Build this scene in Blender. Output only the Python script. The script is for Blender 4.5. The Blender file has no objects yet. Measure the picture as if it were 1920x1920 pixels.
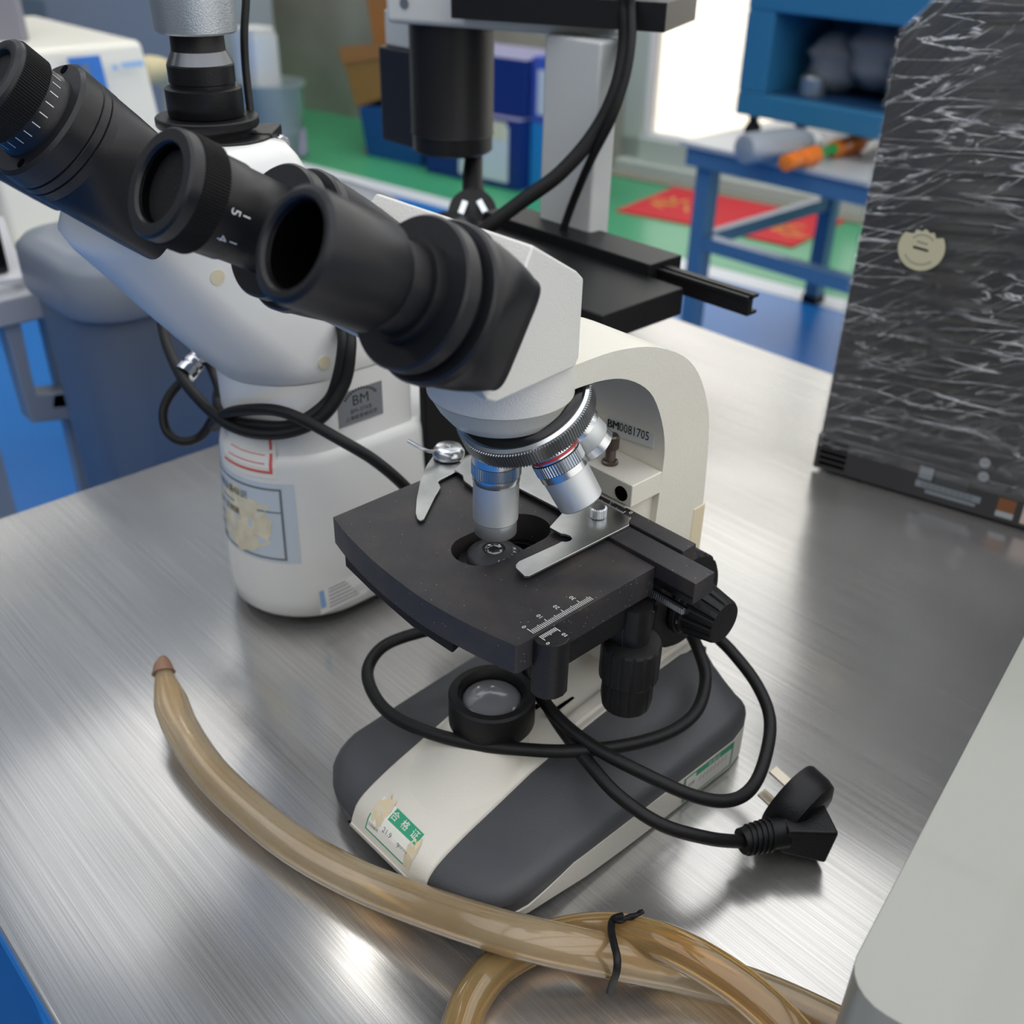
import bpy, math, random
from mathutils import Vector, Matrix
from mathutils.geometry import tessellate_polygon
random.seed(7)
SC = bpy.context.scene
COL = SC.collection
TZ = 0.8                      # table top height in metres; all sizes below are in centimetres above the table top
PI = math.pi
# ------------------------------------------------------------------ camera
CL = Vector((29.96, -27.45, 43.9))
AZ = math.radians(43.65926)
TH = math.radians(31.452462)
RO = math.radians(1.28957)
FPX = 1929.176
def w2l(v):   # camera basis vectors (defined along the view heading) into the table axes
    uu = Vector((math.cos(AZ), math.sin(AZ), 0)); vv = Vector((math.sin(AZ), -math.cos(AZ), 0))
    return Vector((v.dot(vv), v.dot(uu), v.z))
F_ = w2l(Vector((0, math.cos(TH), -math.sin(TH))))
R0 = Vector((1, 0, 0)); U0 = Vector((0, math.sin(TH), math.cos(TH)))
R_ = w2l(math.cos(RO) * R0 + math.sin(RO) * U0)
U_ = w2l(-math.sin(RO) * R0 + math.cos(RO) * U0)
cd = bpy.data.cameras.new('camera'); cam = bpy.data.objects.new('camera', cd); COL.objects.link(cam)
cd.sensor_width = 36; cd.sensor_fit = 'HORIZONTAL'; cd.lens = 36 * FPX / 1920
cd.clip_start = 0.01; cd.clip_end = 60
rot = Matrix((R_, U_, -F_)).transposed()
cam.matrix_world = Matrix.Translation(CL * 0.01 + Vector((0, 0, TZ))) @ rot.to_4x4()
cd.dof.use_dof = True; cd.dof.focus_distance = 0.462; cd.dof.aperture_fstop = 9.5
SC.camera = cam
# measuring help: where the line of sight through a point of the 1920 frame meets a plane of the room
def ray(px, py): return F_ * FPX + R_ * (px - 960) - U_ * (py - 960)
def pt(px, py, ax, c):
    r = ray(px, py); return CL + r * ((c - CL[ax]) / r[ax])
def ptx(px, py, c): return pt(px, py, 0, c)
def pty(px, py, c): return pt(px, py, 1, c)
def ptz(px, py, c): return pt(px, py, 2, c)
def ptd(px, py, d): return CL + ray(px, py) * (d / FPX)
def proj(p):
    v = Vector(p) - CL; z = v.dot(F_); return 960 + FPX * v.dot(R_) / z, 960 - FPX * v.dot(U_) / z
def zaxis(x, y, py):          # height on the vertical line (x, y) seen at row py
    lo, hi = -90., 80.
    for _ in range(40):
        m = (lo + hi) / 2
        if proj((x, y, m))[1] > py: lo = m
        else: hi = m
    return m
# ------------------------------------------------------------------ world, sun, lights, exposure
W = bpy.data.worlds.new('world'); SC.world = W; W.use_nodes = True
wn = W.node_tree.nodes['Background']; wn.inputs[0].default_value = (1.0, 0.975, 0.94, 1); wn.inputs[1].default_value = 1.6
sd = bpy.data.lights.new('sun', 'SUN'); sun = bpy.data.objects.new('sun', sd); COL.objects.link(sun)
for (loc_, siz, rz, nm) in (((60, 427, 68), (6.4, 2.8), 0, 'window_daylight'), ((418, 50, 100), (7.0, 1.8), 90, 'added_side_portal')):   # portals: guide the sky's light through the back window and an added, unseen side opening
    al = bpy.data.lights.new(nm, 'AREA'); ao = bpy.data.objects.new(nm, al); COL.objects.link(ao); al.shape = 'RECTANGLE'; al.size, al.size_y = siz; al.cycles.is_portal = True
    cc_, ss_ = math.cos(math.radians(9)), math.sin(math.radians(9)); ao.location = ((loc_[0]*cc_-loc_[1]*ss_)*.01, (loc_[0]*ss_+loc_[1]*cc_)*.01, loc_[2]*.01+TZ)
    ao.rotation_euler = (math.radians(-90), 0, math.radians(9 - rz)) 
sd.energy = 2.5; sd.angle = 0.01; sd.color = (1, .95, .86)
sun.rotation_euler = (math.radians(12), math.radians(-46), math.radians(9))
VS = SC.view_settings
SC.display_settings.display_device = 'sRGB'
VS.view_transform = 'Standard'; VS.look = 'None'; VS.exposure = 0.12; VS.gamma = 1.0; VS.use_curve_mapping = False
CEIL_E = 0.92                  # ceiling panel strength
SC.cycles.max_bounces = 12; SC.cycles.glossy_bounces = 5; SC.cycles.diffuse_bounces = 4; SC.cycles.transmission_bounces = 12
SC.cycles.transparent_max_bounces = 8; SC.cycles.sample_clamp_indirect = 6; SC.cycles.caustics_refractive = False; SC.cycles.caustics_reflective = False
SC.cycles.use_denoising = True
# ------------------------------------------------------------------ materials
def srgb(h):
    if isinstance(h, str):
        h = h.lstrip('#'); c = [int(h[i:i+2], 16) / 255 for i in (0, 2, 4)]
    else: c = h
    return tuple(x / 12.92 if x <= .04045 else ((x + .055) / 1.055) ** 2.4 for x in c) + (1,)
MATS = {}
def mat(name, col, rough=.5, metal=0., bump=0., bscale=300., spec=.5, var=0., vscale=20., trans=0., ior=1.45, emit=None, es=0., alpha=1., coat=0., var2=None, aniso=0., sss=0.):
    m = bpy.data.materials.new(name); m.use_nodes = True; nt = m.node_tree; b = nt.nodes['Principled BSDF']
    c = srgb(col); b.inputs['Base Color'].default_value = c
    b.inputs['Roughness'].default_value = rough; b.inputs['Metallic'].default_value = metal
    b.inputs['Specular IOR Level'].default_value = spec; b.inputs['IOR'].default_value = ior
    b.inputs['Transmission Weight'].default_value = trans; b.inputs['Alpha'].default_value = alpha
    b.inputs['Coat Weight'].default_value = coat; b.inputs['Anisotropic'].default_value = aniso
    if sss: b.inputs['Subsurface Weight'].default_value = sss; b.inputs['Subsurface Radius'].default_value = (.01, .006, .003); b.inputs['Subsurface Scale'].default_value = .5
    if emit: b.inputs['Emission Color'].default_value = srgb(emit); b.inputs['Emission Strength'].default_value = es
    tc = nt.nodes.new('ShaderNodeTexCoord')
    if bump:
        n = nt.nodes.new('ShaderNodeTexNoise'); n.inputs['Scale'].default_value = bscale; n.inputs['Detail'].default_value = 3
        nt.links.new(tc.outputs['Object'], n.inputs['Vector'])
        bp = nt.nodes.new('ShaderNodeBump'); bp.inputs['Strength'].default_value = bump; bp.inputs['Distance'].default_value = .0006
        nt.links.new(n.outputs['Fac'], bp.inputs['Height']); nt.links.new(bp.outputs['Normal'], b.inputs['Normal'])
    if var:
        n = nt.nodes.new('ShaderNodeTexNoise'); n.inputs['Scale'].default_value = vscale; n.inputs['Detail'].default_value = 6
        nt.links.new(tc.outputs['Object'], n.inputs['Vector'])
        r = nt.nodes.new('ShaderNodeValToRGB'); r.color_ramp.elements[0].position = .35; r.color_ramp.elements[1].position = .7
        c2 = srgb(var2) if var2 else tuple(x * (1 - var) for x in c[:3]) + (1,)
        r.color_ramp.elements[0].color = c; r.color_ramp.elements[1].color = c2
        nt.links.new(n.outputs['Fac'], r.inputs['Fac']); nt.links.new(r.outputs['Color'], b.inputs['Base Color'])
    MATS[name] = m; return m
cream = mat('cream_enamel', '#dcd8cb', .42, bump=.35, bscale=900, var=.06, vscale=14)
headwhite = mat('white_textured_enamel', '#d9d7d1', .45, bump=.5, bscale=1100)
white = mat('white_enamel', '#e6e6e3', .3, var=.05, vscale=10)
white2 = mat('post_enamel', '#c3c6c4', .4, bump=.3, bscale=500)
black = mat('black_satin', '#151517', .4, spec=.35, bump=.25, bscale=900)
blackm = mat('black_matt', '#0f0f10', .6, spec=.3, bump=.3, bscale=700)
blackg = mat('black_gloss', '#0c0c0d', .22)
tubeblack = mat('black_anodised', '#19191c', .36, spec=.4, bump=.15, bscale=1500)
rubber = mat('black_rubber', '#121213', .5, spec=.35, bump=.3, bscale=500)
darkgrey = mat('charcoal_plastic', '#46474a', .5, bump=.4, bscale=1500, var=.1, vscale=30)
bore = mat('bore_black', '#040404', .8, spec=.04)
steel = mat('machined_steel', '#c9cccf', .24, 1., bump=.1, bscale=300)
steeld = mat('knurled_steel', '#a8abae', .28, 1.)
satin = mat('satin_aluminium', '#d3d6d6', .5, .75)
chrome = mat('chrome', '#dddde0', .1, 1.)
plate = mat('nickel_plate', '#c6c7c4', .3, 1., bump=.06, bscale=800, var=.25, vscale=60)
silver = mat('silver_camera_paint', '#b9bfc3', .35, .8, bump=.4, bscale=1500)
brownmetal = mat('tarnished_metal', '#6d6259', .35, .8, bump=.3)
glass = mat('lens_glass', '#ffffff', .03, trans=1., ior=1.5)
lensgrey = mat('frosted_lens', '#77797c', .18, coat=.8, spec=.6)
red = mat('red_band', '#b0323c', .4)
ink = mat('white_print', '#e4e4e0', .6)
inkk = mat('black_print', '#1e1f22', .6)
greyink = mat('grey_print', '#6f7478', .6)
paper = mat('paper_label', '#e8e6dc', .6)
bluepaper = mat('pale_blue_label', '#c3ced8', .5)
green = mat('green_print', '#2f9a72', .55)
redp = mat('red_print', '#d6605c', .6)
torn = mat('torn_paper', '#d9c49c', .8, var=.3, vscale=300, var2='#cfc9b6')
badge = mat('badge_grey', '#90949a', .35, .5)
greyout = mat('grey_sheet_metal', '#94958d', .3, var=.03, vscale=6, coat=.15)
def dusty():
    m = mat('dusty_black_stage', '#2b2a2b', .48, bump=.3, bscale=1300); nt = m.node_tree; b = nt.nodes['Principled BSDF']
    tc = nt.nodes.new('ShaderNodeTexCoord')
    v = nt.nodes.new('ShaderNodeTexVoronoi'); v.inputs['Scale'].default_value = 560; nt.links.new(tc.outputs['Object'], v.inputs['Vector'])
    n = nt.nodes.new('ShaderNodeTexNoise'); n.inputs['Scale'].default_value = 35; n.inputs['Detail'].default_value = 5; nt.links.new(tc.outputs['Object'], n.inputs['Vector'])
    r = nt.nodes.new('ShaderNodeMath'); r.operation = 'MULTIPLY'
    wn_ = nt.nodes.new('ShaderNodeMath'); wn_.operation = 'LESS_THAN'; wn_.inputs[1].default_value = .13; nt.links.new(v.outputs['Distance'], wn_.inputs[0])
    sep = nt.nodes.new('ShaderNodeSeparateColor'); nt.links.new(v.outputs['Color'], sep.inputs[0])
    g = nt.nodes.new('ShaderNodeMath'); g.operation = 'GREATER_THAN'; g.inputs[1].default_value = .9; nt.links.new(sep.outputs[0], g.inputs[0])
    nt.links.new(wn_.outputs[0], r.inputs[0]); nt.links.new(g.outputs[0], r.inputs[1])
    rp = nt.nodes.new('ShaderNodeValToRGB'); rp.color_ramp.elements[0].position = .45; rp.color_ramp.elements[1].position = .8
    rp.color_ramp.elements[0].color = srgb('#28272a'); rp.color_ramp.elements[1].color = srgb('#463f3a')
    nt.links.new(n.outputs['Fac'], rp.inputs['Fac'])
    mx = nt.nodes.new('ShaderNodeMix'); mx.data_type = 'RGBA'; nt.links.new(r.outputs[0], mx.inputs['Factor']); nt.links.new(rp.outputs['Color'], mx.inputs[6]); mx.inputs[7].default_value = srgb('#a59f96')
    nt.links.new(mx.outputs[2], b.inputs['Base Color']); return m
dust = dusty()
def brushed():
    m = mat('brushed_stainless', '#c4c3c0', .3, .8); nt = m.node_tree; b = nt.nodes['Principled BSDF']
    tc = nt.nodes.new('ShaderNodeTexCoord'); mp = nt.nodes.new('ShaderNodeMapping'); mp.inputs['Scale'].default_value = (8, 2200, 1)
    nt.links.new(tc.outputs['Object'], mp.inputs['Vector'])
    n = nt.nodes.new('ShaderNodeTexNoise'); n.inputs['Scale'].default_value = 1; n.inputs['Detail'].default_value = 3; nt.links.new(mp.outputs[0], n.inputs['Vector'])
    mp3 = nt.nodes.new('ShaderNodeMapping'); mp3.inputs['Scale'].default_value = (3, 700, 1); nt.links.new(tc.outputs['Object'], mp3.inputs['Vector'])
    n3 = nt.nodes.new('ShaderNodeTexNoise'); n3.inputs['Scale'].default_value = 1; n3.inputs['Detail'].default_value = 2; nt.links.new(mp3.outputs[0], n3.inputs['Vector'])
    w = nt.nodes.new('ShaderNodeTexNoise'); w.inputs['Scale'].default_value = 4.2; w.inputs['Detail'].default_value = 1; nt.links.new(tc.outputs['Object'], w.inputs['Vector'])
    r = nt.nodes.new('ShaderNodeMapRange'); r.inputs['To Min'].default_value = .16; r.inputs['To Max'].default_value = .25; nt.links.new(n3.outputs['Fac'], r.inputs['Value']); nt.links.new(r.outputs[0], b.inputs['Roughness'])
    cr = nt.nodes.new('ShaderNodeValToRGB'); cr.color_ramp.elements[0].position = .3; cr.color_ramp.elements[1].position = .75
    cr.color_ramp.elements[0].color = srgb('#b4b2ae'); cr.color_ramp.elements[1].color = srgb('#d6d4d0'); nt.links.new(n.outputs['Fac'], cr.inputs['Fac']); nt.links.new(cr.outputs['Color'], b.inputs['Base Color'])
    b1 = nt.nodes.new('ShaderNodeBump'); b1.inputs['Strength'].default_value = .5; b1.inputs['Distance'].default_value = .018; nt.links.new(w.outputs['Fac'], b1.inputs['Height'])
    b2 = nt.nodes.new('ShaderNodeBump'); b2.inputs['Strength'].default_value = .06; b2.inputs['Distance'].default_value = .0001; nt.links.new(n.outputs['Fac'], b2.inputs['Height'])
    nt.links.new(b1.outputs['Normal'], b2.inputs['Normal']); nt.links.new(b2.outputs['Normal'], b.inputs['Normal'])
    b.inputs['Anisotropic'].default_value = .55
    tg = nt.nodes.new('ShaderNodeTangent'); tg.direction_type = 'UV_MAP'; nt.links.new(tg.outputs[0], b.inputs['Tangent'])
    return m
tablem = brushed()
# ------------------------------------------------------------------ mesh builder
ROOTS = {}
def tag(o, label=None, cat=None, group=None, kind=None):
    if label: o['label'] = label
    if cat: o['category'] = cat
    if group: o['group'] = group
    if kind: o['kind'] = kind
    return o
def thing(name, label, cat, loc, group=None):
    o = bpy.data.objects.new(name, None); COL.objects.link(o); o.empty_display_size = .02
    o.location = Vector(loc) * .01 + Vector((0, 0, TZ)); tag(o, label, cat, group); return o
def wloc(o):
    v = Vector((0, 0, 0))
    while o is not None: v += o.location; o = o.parent
    return v
class MB:
    def __init__(s): s.v = []; s.f = []; s.mi = []; s.cur = 0
    def add(s, vs, fs):
        n = len(s.v); s.v += [Vector(p) for p in vs]; s.f += [tuple(i + n for i in f) for f in fs]; s.mi += [s.cur] * len(fs); return s
    def box(s, a, b):
        x0, y0, z0 = a; x1, y1, z1 = b
        return s.add([(x0,y0,z0),(x1,y0,z0),(x1,y1,z0),(x0,y1,z0),(x0,y0,z1),(x1,y0,z1),(x1,y1,z1),(x0,y1,z1)],
                     [(0,3,2,1),(4,5,6,7),(0,1,5,4),(1,2,6,5),(2,3,7,6),(3,0,4,7)])
    def hexa(s, p):           # eight corners: bottom ring then top ring
        return s.add(p, [(0,3,2,1),(4,5,6,7),(0,1,5,4),(1,2,6,5),(2,3,7,6),(3,0,4,7)])
    def obox(s, c, ex, ey, ez):   # centre and three half axis vectors
        c, ex, ey, ez = map(Vector, (c, ex, ey, ez))
        return s.hexa([c-ex-ey-ez, c+ex-ey-ez, c+ex+ey-ez, c-ex+ey-ez, c-ex-ey+ez, c+ex-ey+ez, c+ex+ey+ez, c-ex+ey+ez])
    def loft(s, rings, cap=True, closed=True):
        n = len(rings[0]); base = len(s.v); vs = [p for r in rings for p in r]; fs = []
        for i in range(len(rings) - 1):
            for j in range(n if closed else n - 1):
                k = (j + 1) % n; fs.append((i*n+j, i*n+k, (i+1)*n+k, (i+1)*n+j))
        if cap and closed:
            fs.append(tuple(range(n))[::-1]); fs.append(tuple((len(rings)-1)*n + j for j in range(n)))
        return s.add(vs, fs)
    def lathe(s, prof, o=(0,0,0), ax=(0,0,1), n=64, mod=None, cap=True, ref=None):
        o = Vector(o); ax = Vector(ax).normalized()
        e1 = (Vector(ref) if ref else (Vector((1,0,0)) if abs(ax.x) < .9 else Vector((0,1,0)))); e1 = (e1 - ax * e1.dot(ax)).normalized(); e2 = ax.cross(e1)
        rings = []
        for i, (r, h) in enumerate(prof):
            ring = []
            for j in range(n):
                t = 2*PI*j/n; rr = max(r + (mod(i, j) if mod else 0), .0005)
                ring.append(o + ax*h + (e1*math.cos(t) + e2*math.sin(t))*rr)
            rings.append(ring)
        return s.loft(rings, cap)
    def knurl(s, r, h0, h1, o, ax, teeth, d=.05, cham=.06, n=None):
        n = n or teeth * 4
        return s.lathe([(r-d-.04, h0), (r, h0+cham), (r, h1-cham), (r-d-.04, h1)], o, ax, n, mod=lambda i, j: -d if (j % 4) in (0, 1) else 0)
    def tube(s, path, r, n=12, cap=True, flat=None, sub=6):
        P_ = smooth(path, sub) if sub > 1 else [Vector(p) for p in path]
        rings = []; up = None
        for i, p in enumerate(P_):
            t = (P_[min(i+1, len(P_)-1)] - P_[max(i-1, 0)]).normalized()
            if up is None: up = Vector((0,0,1)) if abs(t.z) < .9 else Vector((1,0,0))
            up = (up - t*up.dot(t)).normalized(); sd_ = t.cross(up)
            rr = r(i/(len(P_)-1)) if callable(r) else r
            if not isinstance(rr, tuple): rr = (rr, rr)
            rings.append([p + sd_*math.cos(2*PI*j/n)*rr[0] + up*math.sin(2*PI*j/n)*rr[1] for j in range(n)])
        return s.loft(rings, cap)
    def prism(s, outline, o, ex, ey, ez, h0, h1, holes=()):
        o, ex, ey, ez = map(Vector, (o, ex, ey, ez))
        loops = [list(outline)] + [list(h) for h in holes]
        tri = tessellate_polygon([[Vector((p[0], p[1], 0)) for p in l] for l in loops])
        fl = [p for l in loops for p in l]; N = len(fl)
        vs = [o + ex*p[0] + ey*p[1] + ez*h0 for p in fl] + [o + ex*p[0] + ey*p[1] + ez*h1 for p in fl]; fs = []
        flip = ex.cross(ey).dot(ez) < 0
        for t in tri:
            a, b, c = fl[t[0]], fl[t[1]], fl[t[2]]
            ccw = (b[0]-a[0])*(c[1]-a[1]) - (b[1]-a[1])*(c[0]-a[0]) > 0
            t = t if ccw != flip else t[::-1]
            fs.append(tuple(i + N for i in t)); fs.append(tuple(t[::-1]))
        k = 0
        for li, l in enumerate(loops):
            ar = sum(l[i][0]*l[(i+1) % len(l)][1] - l[(i+1) % len(l)][0]*l[i][1] for i in range(len(l)))
            fwd = ((ar > 0) == (li == 0)) != flip
            for i in range(len(l)):
                a = k + i; b = k + (i+1) % len(l); fs.append((a, b, b+N, a+N) if fwd else (b, a, a+N, b+N))
            k += len(l)
        return s.add(vs, fs)
    def text(s, body, size, o, ex, ey, h=.012, align='CENTER', fn=None, bold=0):
        cu = bpy.data.curves.new('t', 'FONT'); cu.body = body; cu.size = 1; cu.align_x = align; cu.offset = bold; cu.align_y = 'CENTER'; cu.resolution_u = 2
        ob = bpy.data.objects.new('t', cu); COL.objects.link(ob); dg = bpy.context.evaluated_depsgraph_get()
        me = bpy.data.meshes.new_from_object(ob.evaluated_get(dg)); bpy.data.objects.remove(ob)
        o, ex, ey = Vector(o), Vector(ex), Vector(ey); ez = ex.cross(ey)
        vs = []
        for v in me.vertices:
            u, w = v.co.x*size, v.co.y*size
            vs.append(fn(u, w) if fn else o + ex*u + ey*w + ez*h)
        s.add(vs, [tuple(p.vertices) for p in me.polygons]); bpy.data.meshes.remove(me); return s
    def build(s, name, m, parent=None, loc=None, bevel=0, seg=2, smoothang=35, subsurf=0, recalc=True, label=None, kind=None, solid=0):
        me = bpy.data.meshes.new(name)
        if parent is None:
            if loc is None:
                xs = [p.x for p in s.v]; ys = [p.y for p in s.v]; zs_ = [p.z for p in s.v]
                loc = ((min(xs)+max(xs))/2, (min(ys)+max(ys))/2, min(zs_))
            org = Vector(loc)*.01 + Vector((0,0,TZ))
        else: org = wloc(parent)
        me.from_pydata([tuple(p*.01 + Vector((0,0,TZ)) - org) for p in s.v], [], s.f)
        ms = m if isinstance(m, (list, tuple)) else [m]
        for x in ms: me.materials.append(x)
        if len(ms) > 1: me.polygons.foreach_set('material_index', s.mi)
        me.validate(); me.update()
        if recalc:
            import bmesh
            bm = bmesh.new(); bm.from_mesh(me); bmesh.ops.recalc_face_normals(bm, faces=bm.faces); bm.to_mesh(me); bm.free()
        if smoothang:
            me.shade_smooth(); me.set_sharp_from_angle(angle=math.radians(smoothang))
        ob = bpy.data.objects.new(name, me); COL.objects.link(ob)
        if parent is None: ob.location = org
        else: ob.parent = parent
        if solid: d = ob.modifiers.new('s', 'SOLIDIFY'); d.thickness = solid*.01; d.offset = 0
        if subsurf: d = ob.modifiers.new('ss', 'SUBSURF'); d.levels = subsurf; d.render_levels = subsurf
        if bevel:
            d = ob.modifiers.new('b', 'BEVEL'); d.width = bevel*.01; d.segments = seg; d.limit_method = 'ANGLE'; d.angle_limit = math.radians(32); d.harden_normals = True
        if label: ob['label'] = label
        if kind: ob['kind'] = kind
        return ob
def smooth(path, sub=6):
    P_ = [Vector(p) for p in path]; out = []
    for i in range(len(P_)-1):
        a = P_[max(i-1, 0)]; b = P_[i]; c = P_[i+1]; d = P_[min(i+2, len(P_)-1)]
        for k in range(sub):
            t = k/sub; out.append(.5*((2*b) + (c-a)*t + (2*a-5*b+4*c-d)*t*t + (3*b-a-3*c+d)*t**3))
    return out + [P_[-1]]
def interp(tab, x):
    if x <= tab[0][0]: return tab[0][1]
    for (a, va), (b, vb) in zip(tab, tab[1:]):
        if x <= b: return va + (vb-va)*(x-a)/(b-a)
    return tab[-1][1]
def rrect(w, h, r, n=5, cx=0, cy=0):
    out = []
    for (sx, sy, a0) in ((1,1,0),(-1,1,90),(-1,-1,180),(1,-1,270)):
        for k in range(n+1):
            a = math.radians(a0 + 90*k/n); out.append((cx + sx*(w/2-r) + r*math.cos(a), cy + sy*(h/2-r) + r*math.sin(a)))
    return out
def circ(r, n=24, cx=0, cy=0, a0=0, a1=360): return [(cx + r*math.cos(math.radians(a0+(a1-a0)*k/n)), cy + r*math.sin(math.radians(a0+(a1-a0)*k/n))) for k in range(n)]
X, Y, Z = Vector((1,0,0)), Vector((0,1,0)), Vector((0,0,1))
# room axes: the room is turned nine degrees against the table
c9, s9 = math.cos(math.radians(9)), math.sin(math.radians(9))
RX, RY = Vector((c9, s9, 0)), Vector((-s9, c9, 0))
def rm(x, y, z): return RX*x + RY*y + Z*z
def rbox(mb, a, b):
    x0,y0,z0 = a; x1,y1,z1 = b
    return mb.hexa([rm(x0,y0,z0), rm(x1,y0,z0), rm(x1,y1,z0), rm(x0,y1,z0), rm(x0,y0,z1), rm(x1,y0,z1), rm(x1,y1,z1), rm(x0,y1,z1)])
# ================================================================== STRUCTURE
def floor_mat():
    m = mat('painted_floor', '#2f7fc4', .28, spec=.3); nt = m.node_tree; b = nt.nodes['Principled BSDF']
    tc = nt.nodes.new('ShaderNodeTexCoord'); sp = nt.nodes.new('ShaderNodeSeparateXYZ'); nt.links.new(tc.outputs['Object'], sp.inputs[0])
    # line direction: rises 0.115 across; distance of the stripe's far edge from the origin
    k = nt.nodes.new('ShaderNodeMath'); k.operation = 'MULTIPLY_ADD'; k.inputs[1].default_value = -.118; nt.links.new(sp.outputs[0], k.inputs[0]); nt.links.new(sp.outputs[1], k.inputs[2])
    r = nt.nodes.new('ShaderNodeValToRGB'); r.color_ramp.interpolation = 'CONSTANT'; mr = nt.nodes.new('ShaderNodeMapRange')
    mr.inputs['From Min'].default_value = 2.0; mr.inputs['From Max'].default_value = 4.0; nt.links.new(k.outputs[0], mr.inputs['Value']); nt.links.new(mr.outputs[0], r.inputs['Fac'])
    e = r.color_ramp.elements; e[0].position = 0; e[0].color = srgb('#267ccd'); e[1].position = (3.04-2)/2; e[1].color = srgb('#e9eef5')
    q = e.new((3.16-2)/2); q.color = srgb('#4aa878')
    nt.links.new(r.outputs['Color'], b.inputs['Base Color']); return m
wallm = mat('grey_plaster', '#b0aea4', .8, bump=.3, bscale=20, var=.15, vscale=3, var2='#9c9a90')
ceilm = mat('ceiling_white', '#e2dac8', .8)
fl = MB(); rbox(fl, (-700,-420,-84), (420,432,-80)); tag(fl.build('floor', floor_mat(), loc=(0,0,0), smoothang=0), kind='structure')
x1w, x0w = -263, 380    # glazed opening in the back wall
wb = MB(); rbox(wb, (-700,429,-80), (x1w,445,230)); rbox(wb, (x1w,429,205), (x0w,445,230)); rbox(wb, (x0w,429,-80), (420,445,230)); tag(wb.build('wall_back', wallm, smoothang=0), kind='structure')
q = MB(); rbox(q, (420,-420,-80), (436,-300,230)); rbox(q, (420,-300,-80), (436,400,10)); rbox(q, (420,-300,190), (436,400,230)); rbox(q, (420,400,-80), (436,445,230)); tag(q.build('wall_right', wallm, smoothang=0), kind='structure')  # unseen side opening added so daylight reaches the right-hand faces
for nm, a, b in (('wall_left', (-716,-420,-80), (-700,445,230)), ('wall_front', (-700,-436,-80), (420,-420,230))):
    q = MB(); rbox(q, a, b); tag(q.build(nm, wallm, smoothang=0), kind='structure')
q = MB(); rbox(q, (-716,-436,230), (436,445,240)); tag(q.build('ceiling', ceilm, smoothang=0), kind='structure')
doorm = mat('pale_door_aluminium', '#bcc6c0', .4); glassw = mat('window_glass', '#ffffff', .0, trans=1., ior=1.01)
d = tag(thing('door_1', None, None, rm(-200,429,-80)), kind='structure')
q = MB(); rbox(q, (x1w,430,-80), (-252,440,205)); rbox(q, (x1w,430,-74), (-150,440,-63)); rbox(q, (-152,430,-74), (-144,440,205))
rbox(q, (x1w,424,-80), (x0w,444,-74)); q.build('door_frame', doorm, d, bevel=.6)
q = MB(); rbox(q, (-251.5,431,-62.8), (-249,439,205)); rbox(q, (-252,431,-63), (-152,439,-61)); q.build('glazing_bead', mat('white_bead', '#f0f1f4', .4), d)
q = MB(); rbox(q, (-252,434,-63), (-150,435,205)); q.build('glass', glassw, d, smoothang=0)
w1 = tag(thing('window_1', None, None, rm(100,429,-80)), kind='structure')
q = MB(); rbox(q, (-144,430,-74), (x0w,440,-64)); [rbox(q, (xx,430,-64), (xx+7,440,205)) for xx in (-60, 30, 120, 210, 300, 373)]; q.build('window_frame', doorm, w1)
q = MB(); rbox(q, (-144,434,-64), (x0w,435,205)); q.build('glass', glassw, w1, smoothang=0)
q = MB(); rbox(q, (x1w-30,414,-80), (x0w,424,-79)); tag(q.build('trim_1', mat('threshold_stone', '#8f8d80', .6), smoothang=0), kind='structure')
pav = mat('sunlit_paving', '#e9e2d4', .8, var=.1, vscale=1.2, var2='#d9cfbf')
q = MB(); rbox(q, (-2500,445,-92), (2500,4000,-90)); tag(q.build('ground', pav, smoothang=0), kind='structure')
# unseen panels: brightest placed by its table reflection, the rest added as fill light
lampf = mat('unseen_light_frame', '#e8e8e8', .4)
LP = [(-150,112,9.0), (-218,82,1.61), (-215,175,1.61)] + [(x_, y_, 1.9 if x_ > -100 else 1.4) for x_ in (-30, 90, 210, 330) for y_ in (-280,-170,-60,50,160,270,372)] + [(-150,-300,1.5),(-150,-180,1.5),(-150,-60,1.5),(-150,262,1.7),(-150,374,1.9),(-420,-200,3.),(-420,0,2.),(-560,200,5.01),(-460,375,5.01),(-330,375,5.01)]
LM = {}
for i, (lx, ly, le) in enumerate(LP):
    if le not in LM: LM[le] = mat('unseen_light_diffuser_%.1f' % le, '#ffffff', .5, emit='#fffaf2', es=le*CEIL_E)
    lampm = LM[le]; hs = 28 if le == 9.0 else (32 if le == 1.61 else 52)
    t = thing('unseen_ceiling_light', 'unseen flat white ceiling panel placed to light the room and its reflections', 'light', rm(lx, ly, 226), 'unseen ceiling light panels')
    q = MB(); rbox(q, (lx-hs-2,ly-hs-2,227), (lx+hs+2,ly+hs+2,230)); q.build('frame', lampf, t)
    q = MB(); rbox(q, (lx-hs,ly-hs,226), (lx+hs,ly+hs,227)); q.build('diffuser', lampm, t, smoothang=0)
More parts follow.
